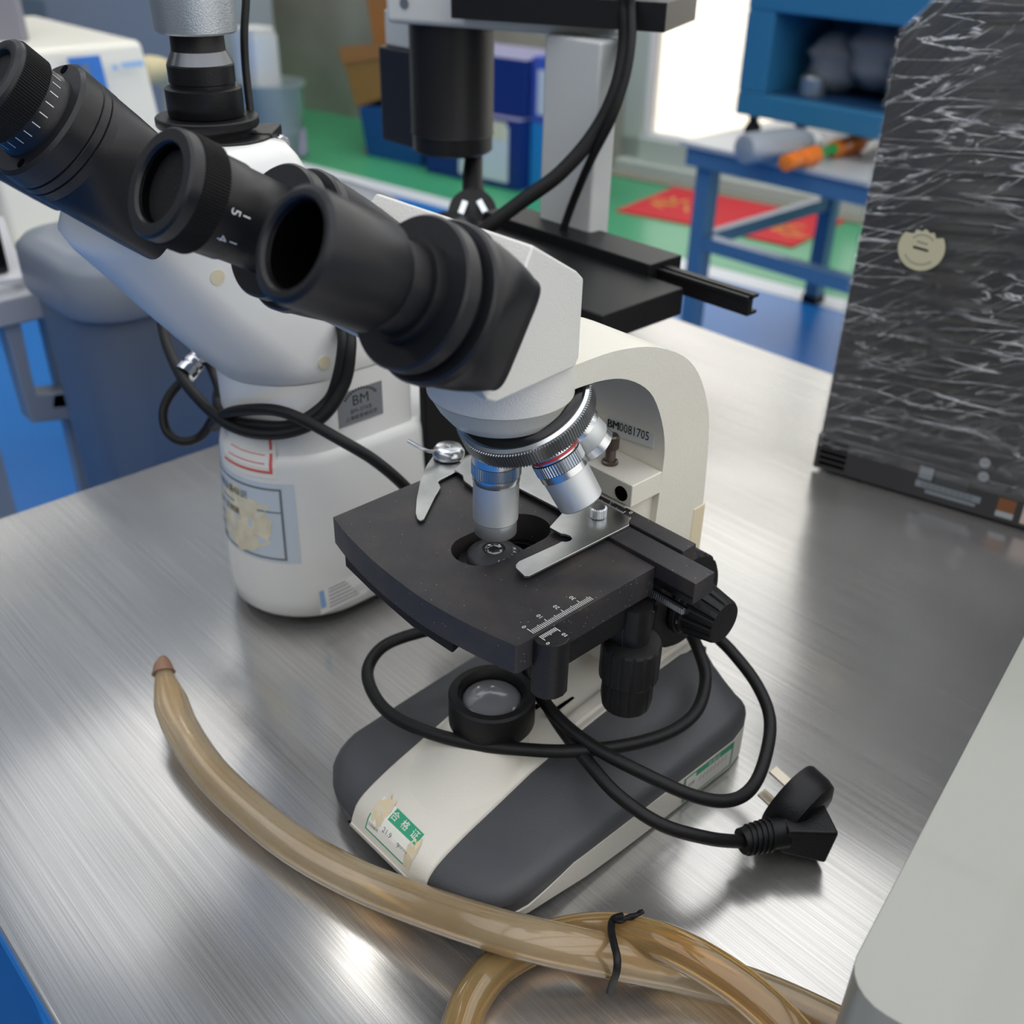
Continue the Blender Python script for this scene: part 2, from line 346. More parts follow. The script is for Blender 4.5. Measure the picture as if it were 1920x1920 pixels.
# ================================================================== STEEL WORK TABLE
TX0, TX1, TY0, TY1 = -48.2, 72., -23.2, 67.
bluefr = mat('blue_frame_paint', '#2f6ea8', .35, coat=.3)
tb = thing('work_table', 'brushed stainless steel work table with blue frame under the two microscopes', 'table', (10, 20, -80))
q = MB(); NX, NY = 24, 18
q.box((TX0, TY0, -1.2), (TX1, TY1, -0.0))
top = q.build('table_top', tablem, tb, bevel=.25)
uvl = top.data.uv_layers.new(name='uv')
for lp in top.data.loops:
    co = top.data.vertices[lp.vertex_index].co; uvl.data[lp.index].uv = (co.x, co.y)
q = MB(); q.box((TX0+.3, TY0+.3, -6), (TX1-.3, TY0+3.3, -1.2)); q.box((TX0+.3, TY1-3.3, -6), (TX1-.3, TY1-.3, -1.2)); q.box((TX0+.3, TY0+3.3, -6), (TX0+3.3, TY1-3.3, -1.2)); q.box((TX1-3.3, TY0+3.3, -6), (TX1-.3, TY1-3.3, -1.2))
q.build('frame', bluefr, tb, bevel=.2)
for (lx, ly) in ((TX0+.3,TY0+.3),(TX1-4.3,TY0+.3),(TX0+.3,TY1-4.3),(TX1-4.3,TY1-4.3)):
    q = MB(); q.box((lx,ly,-80),(lx+4,ly+4,-6)); q.build('leg', bluefr, tb, bevel=.2)
q = MB(); q.box((TX0+1, TY0+1.3, -66), (TX1-1, TY0+4, -63)); q.build('stretcher', bluefr, tb)
# ================================================================== FRONT MICROSCOPE
M1 = thing('microscope', 'cream and black binocular microscope with charcoal base, sharp in the middle of the table', 'microscope', (0, 4, 0))
ZS = [(-7.25,1.35),(-7.1,1.75),(-6.9,2.3),(-6.5,2.75),(-5.7,3.15),(-4.3,3.65),(-2.8,4.05),(0,4.85),(3.5,5.45),(9.6,6.1),(14.5,6.3)]
XWt = [(-7.2,3.6),(-7.0,4.6),(-6.6,5.6),(-6.0,6.4),(-5.2,6.9),(-4,7.2),(0,7.3),(12,7.4),(13.4,7.1),(14.2,6.4),(14.5,5.4)]
ZB = [(-7.25,1.3),(-6,1.25),(-4.5,1.15),(-2,.8),(0,.5),(4,.25),(14.5,.12)]
ys = [-7.2,-7.1,-7.0,-6.85,-6.6,-6.3,-6.0,-5.6,-5.2,-4.6,-4,-3,-2,-1,0,1.5,3,5,7,9,11,12,12.8,13.4,13.9,14.2,14.5]
def zs(y): return interp(ZS, y)
rings = []
for y in ys:
    xw = interp(XWt, y); zt = zs(y)-.28; zb = interp(ZB, y)+.15; end = max(0, min(1, (14.5-y)/1.0)); fr = max(0, min(1, (y+7.2)/1.6)); e = min(math.sqrt(end) if end < 1 else 1, math.sqrt(fr) if fr < 1 else 1)
    sh = min(zt-.2, 3.0+.055*(y+5)) ; sh = zb + (sh-zb)*(.35+.65*e); zt2 = zt if y < 12 else zt - (y-12)*.35
    lo = max(zb, min(2.25, sh-.4))
    h = [(0,zt2),(3.1,zt2),(max(3.15,xw-2.2),(zt2+sh)/2+.35*(sh-zt2)*.0+.12),(xw-.9,sh+.12),(xw-.45,sh-.02),(xw-.15,sh-.3),(xw,max(lo,sh-.75)),(xw,lo),(xw-.1,zb),(0,zb)]
    rings.append([(x,y,z) for x,z in h] + [(-x,y,z) for x,z in h[::-1][1:-1]])
q = MB(); q.loft(rings); q.build('base_shell', darkgrey, M1, smoothang=50)
# pale lower band of the base
rings = []
for y in ys[6:]:
    xw = interp(XWt, y)+.03; zb = interp(ZB, y); g = max(0.02, min(1, (y+6)/5.)); zt = zb + (2.3-zb)*g
    rings.append([(xw,y,zt),(xw,y,zb),(-xw,y,zb),(-xw,y,zt),(-xw+.4,y,zt),(xw-.4,y,zt)])
q = MB(); q.loft(rings); q.build('base_band', cream, M1, smoothang=40)
# pale centre strip that carries the lamp
rings = []
for y in [-7.32,-7.25]+ys[1:-2]:
    zt = zs(y); r = .12; lo = zt-.5 if y > -7 else 1.1
    rings.append([(3.05,y,lo),(3.05,y,zt-r),(3.05-r,y,zt),(0,y,zt+.03),(-3.05+r,y,zt),(-3.05,y,zt-r),(-3.05,y,lo)])
q = MB(); q.loft(rings); q.build('base_cover', cream, M1, smoothang=60)
for s in (-1, 1):   # raised edges and slots behind the lamp
    q = MB(); rr = []
    for y in (3.2, 5, 8, 11, 13.4): rr.append([(s*2.2,y,zs(y)-.1),(s*2.2,y,zs(y)+.35),(s*2.45,y,zs(y)+.45),(s*2.95,y,zs(y)+.45),(s*3.05,y,zs(y)+.3),(s*3.05,y,zs(y)-.1)])
    q.loft(rr); q.build('rail', cream, M1, bevel=.05)
q = MB(); [q.box((x-.09, 2.9, zs(4)-.1), (x+.09, 5.9, zs(4)+.12)) for x in (.35, 1.25)]; q.build('vent', bore, M1)
q = MB(); q.prism([(-5.4,-6.0),(5.4,-6.0),(6.6,-2),(6.7,13),(-6.7,13),(-6.6,-2)], (0,0,0), X, Y, Z, .1, .9); q.prism([(-4.4,-6.6),(4.4,-6.6),(5.4,-5.6),(-5.4,-5.6)], (0,0,0), X, Y, Z, .5, 1.5); q.build('bottom_plate', blackm, M1, bevel=.1)
for (x, y) in ((-4.4,-4.6),(4.4,-4.6),(5.4,11),(-5.4,11)):
    q = MB(); q.lathe([(1.3,0),(1.4,.15),(1.4,.7),(1.2,1.3)], (x,y,0), Z, 32); q.build('rubber_foot', rubber, M1)
# lamp housing
rings = []
for f in [0,.1,.25,.45,.65,.85,1]:
    g = f**.75; cy = -1.55*(1-g); r = 3.0 + (2.2-3.0)*math.sin(g*PI/2); 
    rings.append([(min(3.0,max(-3.0,r*math.cos(2*PI*k/40))), cy+r*math.sin(2*PI*k/40)*(1.15-.15*g), zs(cy+r*math.sin(2*PI*k/40))*(1-f)+f*6.25-.15*(1-f)) for k in range(40)])
q = MB(); q.loft(rings); q.build('lamp_housing', cream, M1, smoothang=60)
q = MB(); q.lathe([(1.6,7.3),(1.62,7.9),(1.8,8.12),(2.15,8.12),(2.27,8.0),(2.27,6.3),(2.15,6.1),(1.6,6.1)], (0,0,0), Z, 72); col = q.build('lamp_collar', rubber, M1, smoothang=40)
q = MB(); q.lathe([(1.64,7.35),(1.64,7.55),(1.4,7.72),(1.0,7.86),(.5,7.94),(.01,7.96)], (0,0,0), Z, 48); q.build('lamp_lens', lensgrey, col, smoothang=60)
# arm
outer = [(1.5,26.6),(3.85,26.62),(5.6,26.45),(7.5,26.0),(9.6,25.0),(11.0,23.7),(12.0,21.9),(12.5,20.2),(12.8,17),(12.9,13),(12.9,6.0)]
inner = [(8.75,6.0),(8.8,14),(8.95,18.5),(8.95,20.3),(8.5,21.9),(7.65,23.45),(6.6,24.4),(5.2,25.1),(3.6,25.42),(1.5,25.5)]
o2 = [tuple(p)[:2] for p in smooth([(a,b,0) for a,b in outer], 3)]; i2 = [tuple(p)[:2] for p in smooth([(a,b,0) for a,b in inner], 3)]
q = MB(); q.prism(o2+i2, (0,0,0), Y, Z, X, -2.6, 2.6); arm = q.build('arm', cream, M1, bevel=.28, seg=3)
q = MB(); q.box((-2.65,12.0,6),(2.65,13.12,15.6)); q.build('rear_cover', mat('aged_ivory_plastic', '#d8cbae', .5), M1, bevel=.15)
# head mount under the head and the dark ring dome
q = MB(); q.lathe([(3.0,27.2),(3.17,27.0),(3.2,25.35)], (.15,.15,0), Z, 72); q.build('head_mount', headwhite, M1)
q = MB(); q.lathe([(3.2,25.32),(3.12,25.25),(2.75,24.6),(2.3,24.05),(2.0,23.9)], (.15,.15,0), Z, 72); q.build('nosepiece_cone', cream, M1)
tau = math.radians(27); NA = Vector((0, math.sin(tau), -math.cos(tau))); NF = Vector((0,-math.cos(tau),-math.sin(tau))); C0 = Vector((.1,1.45,24.35))
q = MB(); q.lathe([(1.2,-.75),(2.2,-.55),(2.75,-.2),(2.95,.05),(2.9,.25)], C0, NA, 72); q.build('nosepiece_seal', blackg, M1)
nos = MB().knurl(3.2, .12, 1.0, C0, NA, 150, .07, .05).build('nosepiece', steeld, M1, smoothang=25)
q = MB(); q.lathe([(2.75,-.05),(3.0,-.08),(3.12,.05),(3.12,.14)], C0, NA, 96, cap=False); q.lathe([(3.0,.95),(2.9,1.1),(2.6,1.2),(.3,1.35)], C0, NA, 72); q.build('turret_plate', steel, nos)
def objective(th, length, style):
    t = math.radians(th); e = NF*math.cos(t) + X*math.sin(t); m = C0 + NA*1.0 + e*1.95; d = (NA*math.cos(tau) + e*math.sin(tau)).normalized()
    if th == 0: m = Vector((0.05,.05,22.55)); d = Vector((0,0,-1))
    q = MB(); q.lathe([(.98,-.3),(1.0,.35),(1.1,.42),(1.12,.72),(1.12,.78)], m, d, 64)
    o = q.build('objective', steel, M1)
    if style == 'long':
        MB().knurl(1.14, .78, 1.42, m, d, 60, .035, .03).build('grip_ring', steeld, o, smoothang=25)
        q = MB(); q.lathe([(1.1,1.42),(1.1,1.72),(1.07,1.78)], m, d, 64); q.build('collar', steel, o)
        q = MB(); q.lathe([(1.06,1.78),(1.05,3.75),(1.0,3.82)], m, d, 64); q.build('barrel', satin, o)
        q = MB(); q.lathe([(.99,3.8),(.99,4.52),(.93,4.58),(.5,4.66),(.42,4.7),(.3,4.9),(.2,4.9)], m, d, 64); q.build('front_cell', mat('brushed_ring', '#b9bdc0', .38, .7), o, smoothang=50)
    elif style == 'medium':
        q = MB(); q.lathe([(1.1,.56),(1.16,.57),(1.16,.68),(1.1,.69)], m, d, 64); q.build('colour_ring', red, o, label='thin red ring')
        MB().knurl(1.18, .8, 1.4, m, d, 56, .035, .03).build('grip_ring', steeld, o, smoothang=25)
        q = MB(); q.lathe([(1.14,1.4),(1.14,1.72),(1.1,1.75)], m, d, 64); q.build('collar', steel, o)
        q = MB(); q.lathe([(1.09,1.74),(1.05,3.3),(.98,3.38),(.3,3.38)], m, d, 64); q.build('barrel', satin, o)
    else:
        q = MB(); q.lathe([(.98,.78),(.98,1.55),(.95,1.6)], m, d, 64); q.build('barrel', satin, o)
        q = MB(); q.lathe([(.95,1.6),(.95,2.0),(.88,2.06),(.3,2.06)], m, d, 64); q.build('front_cell', steel, o)
objective(0, 0, 'long'); objective(70, 0, 'medium'); objective(112, 0, 'short'); objective(-72, 0, 'short')
# head
def onside(px, py, k=-.3226, x0=5.4, y0=-5.0):
    n = Vector((1, -k, 0)); r = ray(px, py); p0 = Vector((x0,y0,0)); return CL + r*((p0-CL).dot(n)/r.dot(n))
hp = [onside(*p) for p in ((1000,460),(1083,509),(1095,522),(1086,672),(1076,690),(930,756),(915,752),(903,733))]
hp[0] += Vector((0,0,0))
q = MB(); q.loft([hp, [Vector((-p.x,p.y,p.z)) for p in hp]]); head = q.build('head', headwhite, M1, bevel=.12, seg=3)
EA = Vector((0, math.cos(math.radians(30)), -math.sin(math.radians(30)))); EV = Vector((0,.5,.866))   # eyepiece axis, and the direction across it
hm = (hp[0]+hp[-1])/2
SR = None
def eyetube(E, side, diopter):
    E = Vector(E)
    # tapering prism housing, round at the flange and square where it meets the head
    s1 = (Vector((0,hm.y,hm.z))-E).dot(EA); sg = 1 if side > 0 else -1
    rings = []
    for f in [0,.02,.2,.4,.6,.8,1.0,1.04]:
        s = 6.3 + (s1+.0-6.3)*f; ff = min(1, f); ring = []
        hw = 2.75*(1-ff) + 2.35*ff; hh = 2.75*(1-ff) + 2.12*ff; cx = E.x + sg*(-.75*ff) ; pw = 2 + 5*ff
        for j in range(64):
            t = 2*PI*j/64; c, si = math.cos(t), math.sin(t)
            ring.append(Vector((cx,E.y,E.z)) + EA*s + X*(abs(c)**(2/pw))*math.copysign(hw,c) + EV*(abs(si)**(2/pw))*math.copysign(hh,si))
        rings.append(ring)
    q = MB(); q.loft(rings); h = q.build('prism_housing', tubeblack, M1, smoothang=50)
    q = MB(); q.lathe([(2.5,4.75),(2.58,4.85),(2.58,5.35),(2.5,5.42),(2.3,5.42),(2.3,5.75),(2.72,5.8),(2.8,5.9),(2.8,6.25),(2.72,6.32)], E, EA, 96); q.lathe([(1.7,4.3),(1.75,4.78)], E, EA, 64); q.build('flange', tubeblack, h)
    if diopter:
        q = MB(); q.lathe([(1.36,.2),(1.42,.04),(1.46,0),(1.86,0),(1.95,.1),(1.97,.5)], E, EA, 72, cap=False); q.lathe([(1.82,1.5),(1.8,2.75),(1.74,2.85),(1.72,4.6)], E, EA, 72, cap=False)
        e = q.build('eyepiece', tubeblack, M1)
        MB().knurl(2.02, .5, 1.55, E, EA, 110, .045, .04).build('dioptre_ring', blackm, e, smoothang=25)
    else:
        q = MB(); q.lathe([(1.3,.25),(1.36,.06),(1.42,0),(1.6,0),(1.76,.12),(1.78,.3),(1.78,3.1),(1.62,3.35),(1.5,3.5),(1.5,4.7)], E, EA, 72, cap=False)
        e = q.build('eyepiece', tubeblack, M1)
    q = MB(); q.lathe([(1.37 if diopter else 1.31,.12),(1.34,.5),(1.3,4.4),(.01,4.6)], E, EA, 64, cap=False); q.build('inner_bore', bore, e)
    return e
E1, E2 = Vector((4.5,-12.1,35.0)), Vector((-4.2,-11.8,35.0))
eyetube(E1, 1, False); e2 = eyetube(E2, -1, True)
def cylmap(E, r, phi0):
    ux = X; uy = X.cross(EA) * -1
    def fn(u, w, s0): 
        a = phi0 + u/r; return E + EA*(s0+w) + (X*math.cos(a) + EV*math.sin(a))*(r+.012)
    return fn
def cylang(E, r, s, px, py):
    best = None
    for k in range(360):
        a = math.radians(k); p = E + EA*s + (X*math.cos(a)+EV*math.sin(a))*r
        n = X*math.cos(a)+EV*math.sin(a)
        if n.dot(CL-p) < 0: continue
        u = proj(p); dd = (u[0]-px)**2 + (u[1]-py)**2
        if best is None or dd < best[0]: best = (dd, a)
    return best[1]
q = MB()
for ch, px, py in (('5',396,383),('4',378,418),('3',353,441)):
    a = cylang(E2, 1.82, 1.95, px, py); fn = cylmap(E2, 1.82, a)
    q.text(ch, .55, (0,0,0), X, Y, fn=lambda u, w, fn=fn: fn(-u, w, 2.0))
    t0 = [fn(-.025,.32,2.0), fn(.025,.32,2.0), fn(.025,.62,2.0), fn(-.025,.62,2.0)]; q.add(t0, [(0,1,2,3)])
q.build('dioptre_scale', ink, e2, smoothang=0, recalc=False)
# bar between the tubes and the pivot cap
q = MB(); cc = Vector((.15,0,0)) + Vector((0,E1.y,E1.z)) + EA*8.1 - EV*.2; q.obox(cc, X*2.6, EA*1.8, EV*1.9); q.build('pivot_block', tubeblack, M1, bevel=.25)
n_ = -EA; r_ = ray(882,486); p0 = (hp[0]+hp[-1])/2; pc = CL + r_*((p0-CL).dot(n_)/r_.dot(n_))
q = MB(); q.lathe([(1.1,-.1),(1.15,.3),(1.08,.4),(.35,.42),(.3,.2),(.01,.2)], (pc.x,pc.y,pc.z), n_, 48); pcap = q.build('pivot_cap', blackm, M1)
q = MB(); q.lathe([(.2,.2),(.2,.34),(.01,.34)], (pc.x,pc.y,pc.z), n_, 24); q.build('screw', steel, pcap)
# stage
arc = [(-7.05,-4.25),(-5.5,-4.62),(-3.8,-4.9),(-2,-5.1),(0,-5.19),(1.5,-5.16),(3.5,-4.93),(5,-4.65),(6.15,-4.38)]
arc = [tuple(p)[:2] for p in smooth([(a,b,0) for a,b in arc], 3)]
outl = arc + [(6.25,-4.2),(6.25,4.35),(-7.1,4.35)]
slot = [(-.15+1.35*math.cos(a), 2.05+1.35*math.sin(a)) for a in [math.radians(k*12) for k in range(0,16)]] + [(-.15+1.35*math.cos(a), -.75+1.35*math.sin(a)) for a in [math.radians(180+k*12) for k in range(0,16)]]
q = MB(); q.prism(outl, (0,0,0), X, Y, Z, 15.7, 17.2, [slot]); stg = q.build('stage', dust, M1, bevel=.05, seg=2)
q = MB(); q.prism([(-6,-4.45),(-3.5,-4.75),(0,-5.0),(2.7,-4.85),(2.4,-3.8),(-6,-3.8)], (0,0,0), X, Y, Z, 14.9, 15.7); q.build('stage_skirt', blackm, stg, bevel=.1)
q = MB(); q.prism([(-5,-2.0),(6.1,-2.0),(6.1,4.6),(-5,4.6)], (0,0,0), X, Y, Z, 14.3, 15.7, [[(-.15+1.7*math.cos(a), .6+2.4*math.sin(a)) for a in [2*PI*k/24 for k in range(24)]]]); q.build('lower_plate', black, stg, bevel=.06)
q = MB(); q.box((1.0,2.6,13.3),(6.15,4.9,14.35)); q.build('guide_block', black, stg, bevel=.06)
q = MB(); q.box((-2.4,4.5,13.2),(2.4,8.9,15.9)); q.box((-2.2,6.8,7.2),(2.2,9.0,17.6)); q.build('stage_bracket', cream, stg, bevel=.12)
# condenser
q = MB(); q.lathe([(2.1,12.0),(2.1,15.6),(1.9,15.9),(1.55,16.3)], (0,.2,0), Z, 64); cond = q.build('condenser', black, M1)
q = MB(); q.lathe([(1.7,15.9),(1.7,16.3),(1.28,16.32),(1.28,16.7),(1.18,16.82),(.56,17.02),(.5,16.95)], (0,0,0), Z, 64); q.build('lens_cell', mat('dusty_charcoal', '#353537', .5, bump=.3, bscale=900), cond, smoothang=50)
q = MB(); q.lathe([(.52,16.9),(.5,17.04),(.3,17.14),(.01,17.18)], (0,0,0), Z, 32); q.build('front_lens', mat('condenser_glass', '#2a2c2e', .04, coat=1, spec=1), cond, smoothang=60)
q = MB()
for i, ch in enumerate('NA1.25'):
    a = math.radians(58 - i*17); r = .98; p = Vector((r*math.cos(a), r*math.sin(a), 16.88)); tx = Vector((math.sin(a), -math.cos(a), 0)); ty = Vector((math.cos(a)*.95, math.sin(a)*.95, -.3))
    q.text(ch, .26, p, tx, ty, h=.03)
q.build('lens_marking', ink, cond, smoothang=0, recalc=False)
# slide holder on the stage
def pz2(pts, z): return [(ptz(a,b,z).x, ptz(a,b,z).y) for a, b in pts]
hold = pz2(((967,1064),(967,1058),(973,1052),(1046,1019),(1054,1014.5),(1062,1015.5),(1069,1013.5),(1073,1009),(1069,1004),(1061,1001),(1052,1000),(1030,988),(1057,958),(976,916),(940,897),(918,916),(885,912),(869,900),(868,891),(852,880)), 17.56) + [(-6.9,4.2),(-6.9,6.3)] + [(3.05,6.3)] + pz2(((1179,977),(1180,984),(992,1079),(983,1079)), 17.56)
q = MB(); q.prism(hold, (0,0,0), X, Y, Z, 17.42, 17.56); hl = q.build('slide_holder', plate, M1, bevel=.03)
lev = pz2(((815,850),(800,872),(788,900),(781,935),(779,962),(782,972),(788,976),(795,973),(800,963),(815,932),(826,914),(824,908),(821,904),(824,900),(856,884),(868,872),(850,846)), 17.42)
q = MB(); q.prism(lev, (0,0,0), X, Y, Z, 17.3, 17.42); q.build('clip_finger', plate, hl, bevel=.03)
pv = ptz(841,838,18.0)
q = MB(); q.lathe([(.84,17.5),(.86,17.55),(.86,17.78),(.7,18.02),(.68,18.03),(.2,18.03),(.16,18.12),(.01,18.13)], (pv.x,pv.y,0), Z, 48); q.build('pivot_disc', steel, hl)
lk = [pv+Vector((-.5,0,-.15)), ptz(805,846,18.1), ptz(765,826,18.6)]
q = MB(); q.tube(lk, (.17,.1), n=10); q.build('clip_lever', steel, hl)
ts = ptz(1122,950,18.1)
q = MB(); q.knurl(.44, 17.56, 18.1, (ts.x,ts.y,0), Z, 26, .04, .05); q.build('thumb_screw', steel, hl, smoothang=25)
# travelling rail behind the plate
q = MB(); q.box((-4.5,4.42,16.25),(8.5,5.85,17.4)); rl = q.build('slide_rail', dust, M1, bevel=.05)
q = MB(); q.box((-5.5,5.95,16.3),(6.55,6.95,17.5)); q.build('scale_bar', dust, rl, bevel=.05)
q = MB(); q.box((6.3,4.25,15.7),(8.35,4.42,16.0)); q.box((6.3,4.3,16.3),(8.45,4.45,16.6)); q.build('rail_groove', blackg, rl)
q = MB(); [q.box((6.25+i*.12,4.05,15.72),(6.25+i*.12+.07,4.25,16.02)) for i in range(17)]; q.box((6.2,4.1,15.74),(8.3,4.3,16.0)); q.build('gear_rack', steeld, rl, smoothang=0)
sx0 = ptz(1160,966,17.5).x
q = MB()
for i in range(30):
    L_ = .34 if i % 10 == 0 else (.28 if i % 5 == 0 else .22); xx = sx0 - i*.1; q.add([(xx-.018,6.26,17.515),(xx+.018,6.26,17.515),(xx+.018,6.26+L_,17.515),(xx-.018,6.26+L_,17.515)], [(0,1,2,3)])
q.text('0', .32, (sx0+.25,6.72,17.505), -X, -Y); q.text('10', .3, (sx0-1.0,6.78,17.505), -X, -Y); q.text('20', .3, (sx0-2.0,6.78,17.505), -X, -Y)
q.build('scale_print', ink, rl, smoothang=0, recalc=False)
# printed rule on the stage edge and the vernier
q = MB()
for i in range(37):
    L_ = .42 if i % 10 == 0 else (.33 if i % 5 == 0 else .27); yy = -3.25 + i*.1; x1 = 6.1; q.add([(x1-L_,yy-.016,17.212),(x1,yy-.016,17.212),(x1,yy+.016,17.212),(x1-L_,yy+.016,17.212)], [(0,1,2,3)])
for i, tx in enumerate(('0','10','20','30')): q.text(tx, .3, (5.42 if i else 5.5,-3.25+i*1.0,17.2), -X, -Y)
q.build('rule_print', ink, stg, smoothang=0, recalc=False)
vo = [(6.2,-3.45),(6.6,-3.5),(7.0,-3.35),(7.28,-3.0),(7.35,-2.6),(7.25,-2.25),(6.95,-2.0),(6.2,-2.0)]
q = MB(); q.prism(vo, (0,0,0), X, Y, Z, 14.2, 17.12); ver = q.build('vernier_block', black, stg, bevel=.05)
q = MB()
for i in range(11):
    L_ = .36 if i % 10 == 0 else (.28 if i == 5 else .22); yy = -3.15 + i*.09; q.add([(6.3,yy-.016,17.13),(6.3+L_,yy-.016,17.13),(6.3+L_,yy+.016,17.13),(6.3,yy+.016,17.13)], [(0,1,2,3)])
q.text('0', .27, (6.88,-3.2,17.12), -X, -Y); q.text('10', .27, (6.95,-2.28,17.12), -X, -Y)
q.build('vernier_print', ink, ver, smoothang=0, recalc=False)
# coaxial stage drive
kx, ky = 6.0, 3.5
kz = lambda py: zaxis(kx, ky, py)
def rib(n, d): return lambda i, j: (-d if (j % (n)) == 0 else 0)
q = MB(); q.lathe([(.82,kz(1130)),(.82,kz(1215))], (kx,ky,0), Z, 48); drv = q.build('drive_shaft', black, M1)
q = MB(); q.lathe([(.9,kz(1196)),(1.38,kz(1200)),(1.46,kz(1204)),(1.46,kz(1262)),(1.36,kz(1266))], (kx,ky,0), Z, 96, mod=lambda i, j: -.05 if i in (2,3) and j % 6 == 0 else 0); q.build('upper_knob', rubber, drv, smoothang=30)
q = MB(); q.lathe([(1.2,kz(1262)),(1.26,kz(1266)),(1.28,kz(1300)),(1.2,kz(1315)),(.4,kz(1318))], (kx,ky,0), Z, 96, mod=lambda i, j: -.05 if i in (1,2) and j % 6 == 0 else 0); q.build('lower_knob', rubber, drv, smoothang=30)
# focus knobs (axis across the stand)
FY, FZ = 9.3, 12.0
q = MB(); q.lathe([(2.5,2.4),(2.75,2.6),(2.75,4.7),(2.6,4.85),(1.2,4.85)], (0,FY,FZ), X, 120, mod=lambda i, j: -.1 if i in (1,2) and j % 6 in (0,1) else 0); q.lathe([(1.9,1.6),(1.9,2.5)], (0,FY,FZ), X, 48); ck = q.build('coarse_knob', rubber, M1, smoothang=30)
q = MB(); q.lathe([(2.2,-2.4),(2.45,-2.6),(2.45,-4.7),(2.3,-4.85),(.2,-4.85)], (0,FY,FZ), X, 120, mod=lambda i, j: -.1 if i in (1,2) and j % 6 in (0,1) else 0); q.build('coarse_knob', rubber, M1, smoothang=30)
q = MB(); q.lathe([(1.0,4.8),(1.68,4.95),(1.75,5.05),(1.68,5.25),(1.6,5.3),(1.58,5.55),(1.5,5.62),(1.22,7.1),(1.12,7.25),(.2,7.28)], (0,FY,FZ), X, 120, mod=lambda i, j: (-.1 if i in (6,7) and j % 8 in (0,1,2) else (-.03 if i in (1,2) and j % 2 else 0))); q.build('fine_knob', rubber, ck, smoothang=30)
q = MB()
for k, ch in ((60,'0'),(95,'10'),(130,'20'),(165,'30'),(200,'40'),(240,'50')):
    a = math.radians(k+90); rad = Vector((0,math.cos(a),math.sin(a))); tdir = X.cross(rad); q.text(ch, .26, Vector((5.44,FY,FZ)) + rad*1.6, tdir, -X, h=.01)
q.build('knob_numbers', ink, ck, smoothang=0, recalc=False)
# limit block with screw on the arm
q = MB(); q.box((-2.9,6.7,17.75),(2.62,8.95,19.0)); lb = q.build('limit_block', cream, M1, bevel=.07)
q = MB(); q.lathe([(.4,-.01),(.4,.03),(.01,.03)], (1.95,6.7,18.3), -Y, 32); q.build('bolt_hole', bore, lb)
sz = ptx(1140,885,.6)
q = MB(); q.knurl(.42, 18.85, 19.2, (.3,7.6,0), Z, 28, .03, .05); q.lathe([(.27,19.2),(.27,19.85)], (.3,7.6,0), Z, 24); q.knurl(.4, 19.85, 20.55, (.3,7.6,0), Z, 28, .03, .05); q.lathe([(.36,20.5),(.3,20.62),(.01,20.66)], (.3,7.6,0), Z, 32); q.build('limit_screw', brownmetal, lb, smoothang=25)
# serial label on the arm's inner face
q = MB(); q.cur = 0; q.hexa([(-1.15,8.86,19.75),(1.95,8.86,20.05),(1.95,8.9,20.05),(-1.15,8.9,19.75),(-1.15,8.86,20.85),(1.95,8.86,21.15),(1.95,8.9,21.15),(-1.15,8.9,20.85)]); sl = q.build('serial_label', mat('silver_label', '#c9cac8', .4), M1, smoothang=0, label='small label printed BM0081705')
q = MB(); [q.text('BM', .66, (-.72+dx_,8.86,20.35), Vector((.93,0,.09)), Z, h=.02+dx_*.1) for dx_ in (-.03,-.015,0,.015,.03)]; q.text('0081705', .66, (.68,8.86,20.48), Vector((.86,0,.084)), Z*1.05, h=.02, bold=.004); q.build('serial_print', inkk, sl, smoothang=0, recalc=False)
# torn certificate label on the front of the base
def onstrip(x, y, h=.02): return Vector((x, y, zs(y)+.03+h))
PRF = []; _a = 0
for k in range(0, 60):
    y = -7.22 + k*.06; PRF.append((_a, y)); _a += math.hypot(.06, zs(y+.06)-zs(y))
def strip_uv(x, s, h=.02): return onstrip(x, interp(PRF, s), h)
def spatch(q, pts, n=6, h=.02):   # polygon given as a quad in (x, arc length)
    a, b, c, d_ = pts; vs = []; fs = []
    for i in range(n+1):
        for j in range(n+1):
            u, v = i/n, j/n; x = (a[0]*(1-u)+b[0]*u)*(1-v) + (d_[0]*(1-u)+c[0]*u)*v; s = (a[1]*(1-u)+b[1]*u)*(1-v) + (d_[1]*(1-u)+c[1]*u)*v; vs.append(strip_uv(x, s, h))
    for i in range(n):
        for j in range(n): fs.append((i*(n+1)+j,(i+1)*(n+1)+j,(i+1)*(n+1)+j+1,i*(n+1)+j+1))
    q.add(vs, fs)
q = MB(); spatch(q, ((-1.9,.25),(1.55,.25),(1.6,2.25),(-1.85,2.3)), 10, .012); cl_ = q.build('certificate_label', paper, M1, smoothang=0, recalc=False, label='torn green and cream certificate label')
q = MB(); spatch(q, ((-.75,1.55),(1.5,1.55),(1.5,2.25),(-.75,2.3)), 8, .03); spatch(q, ((-1.9,.25),(1.5,.25),(1.5,.33),(-1.9,.33)), 8, .03); spatch(q, ((-1.9,.25),(-1.82,.25),(-1.82,1.2),(-1.9,1.2)), 6, .03); spatch(q, ((1.42,.25),(1.5,.25),(1.5,.7),(1.42,.7)), 6, .03); q.build('green_band', green, cl_, smoothang=0, recalc=False)
q = MB()
for ch, xx in (('合',-.5),('格',.3),('证',1.1)): q.text(ch, .52, (0,0,0), X, Y, fn=lambda u, w, xx=xx: strip_uv(xx+u, 1.9+w, .045))
q.build('certificate_title', paper, cl_, smoothang=0, recalc=False)
q = MB(); q.text('21.9', .42, (0,0,0), X, Y, fn=lambda u, w: strip_uv(-.35+u, 1.0+w, .045)); q.text('9', .4, (0,0,0), X, Y, fn=lambda u, w: strip_uv(.6+u, .9+w, .045))
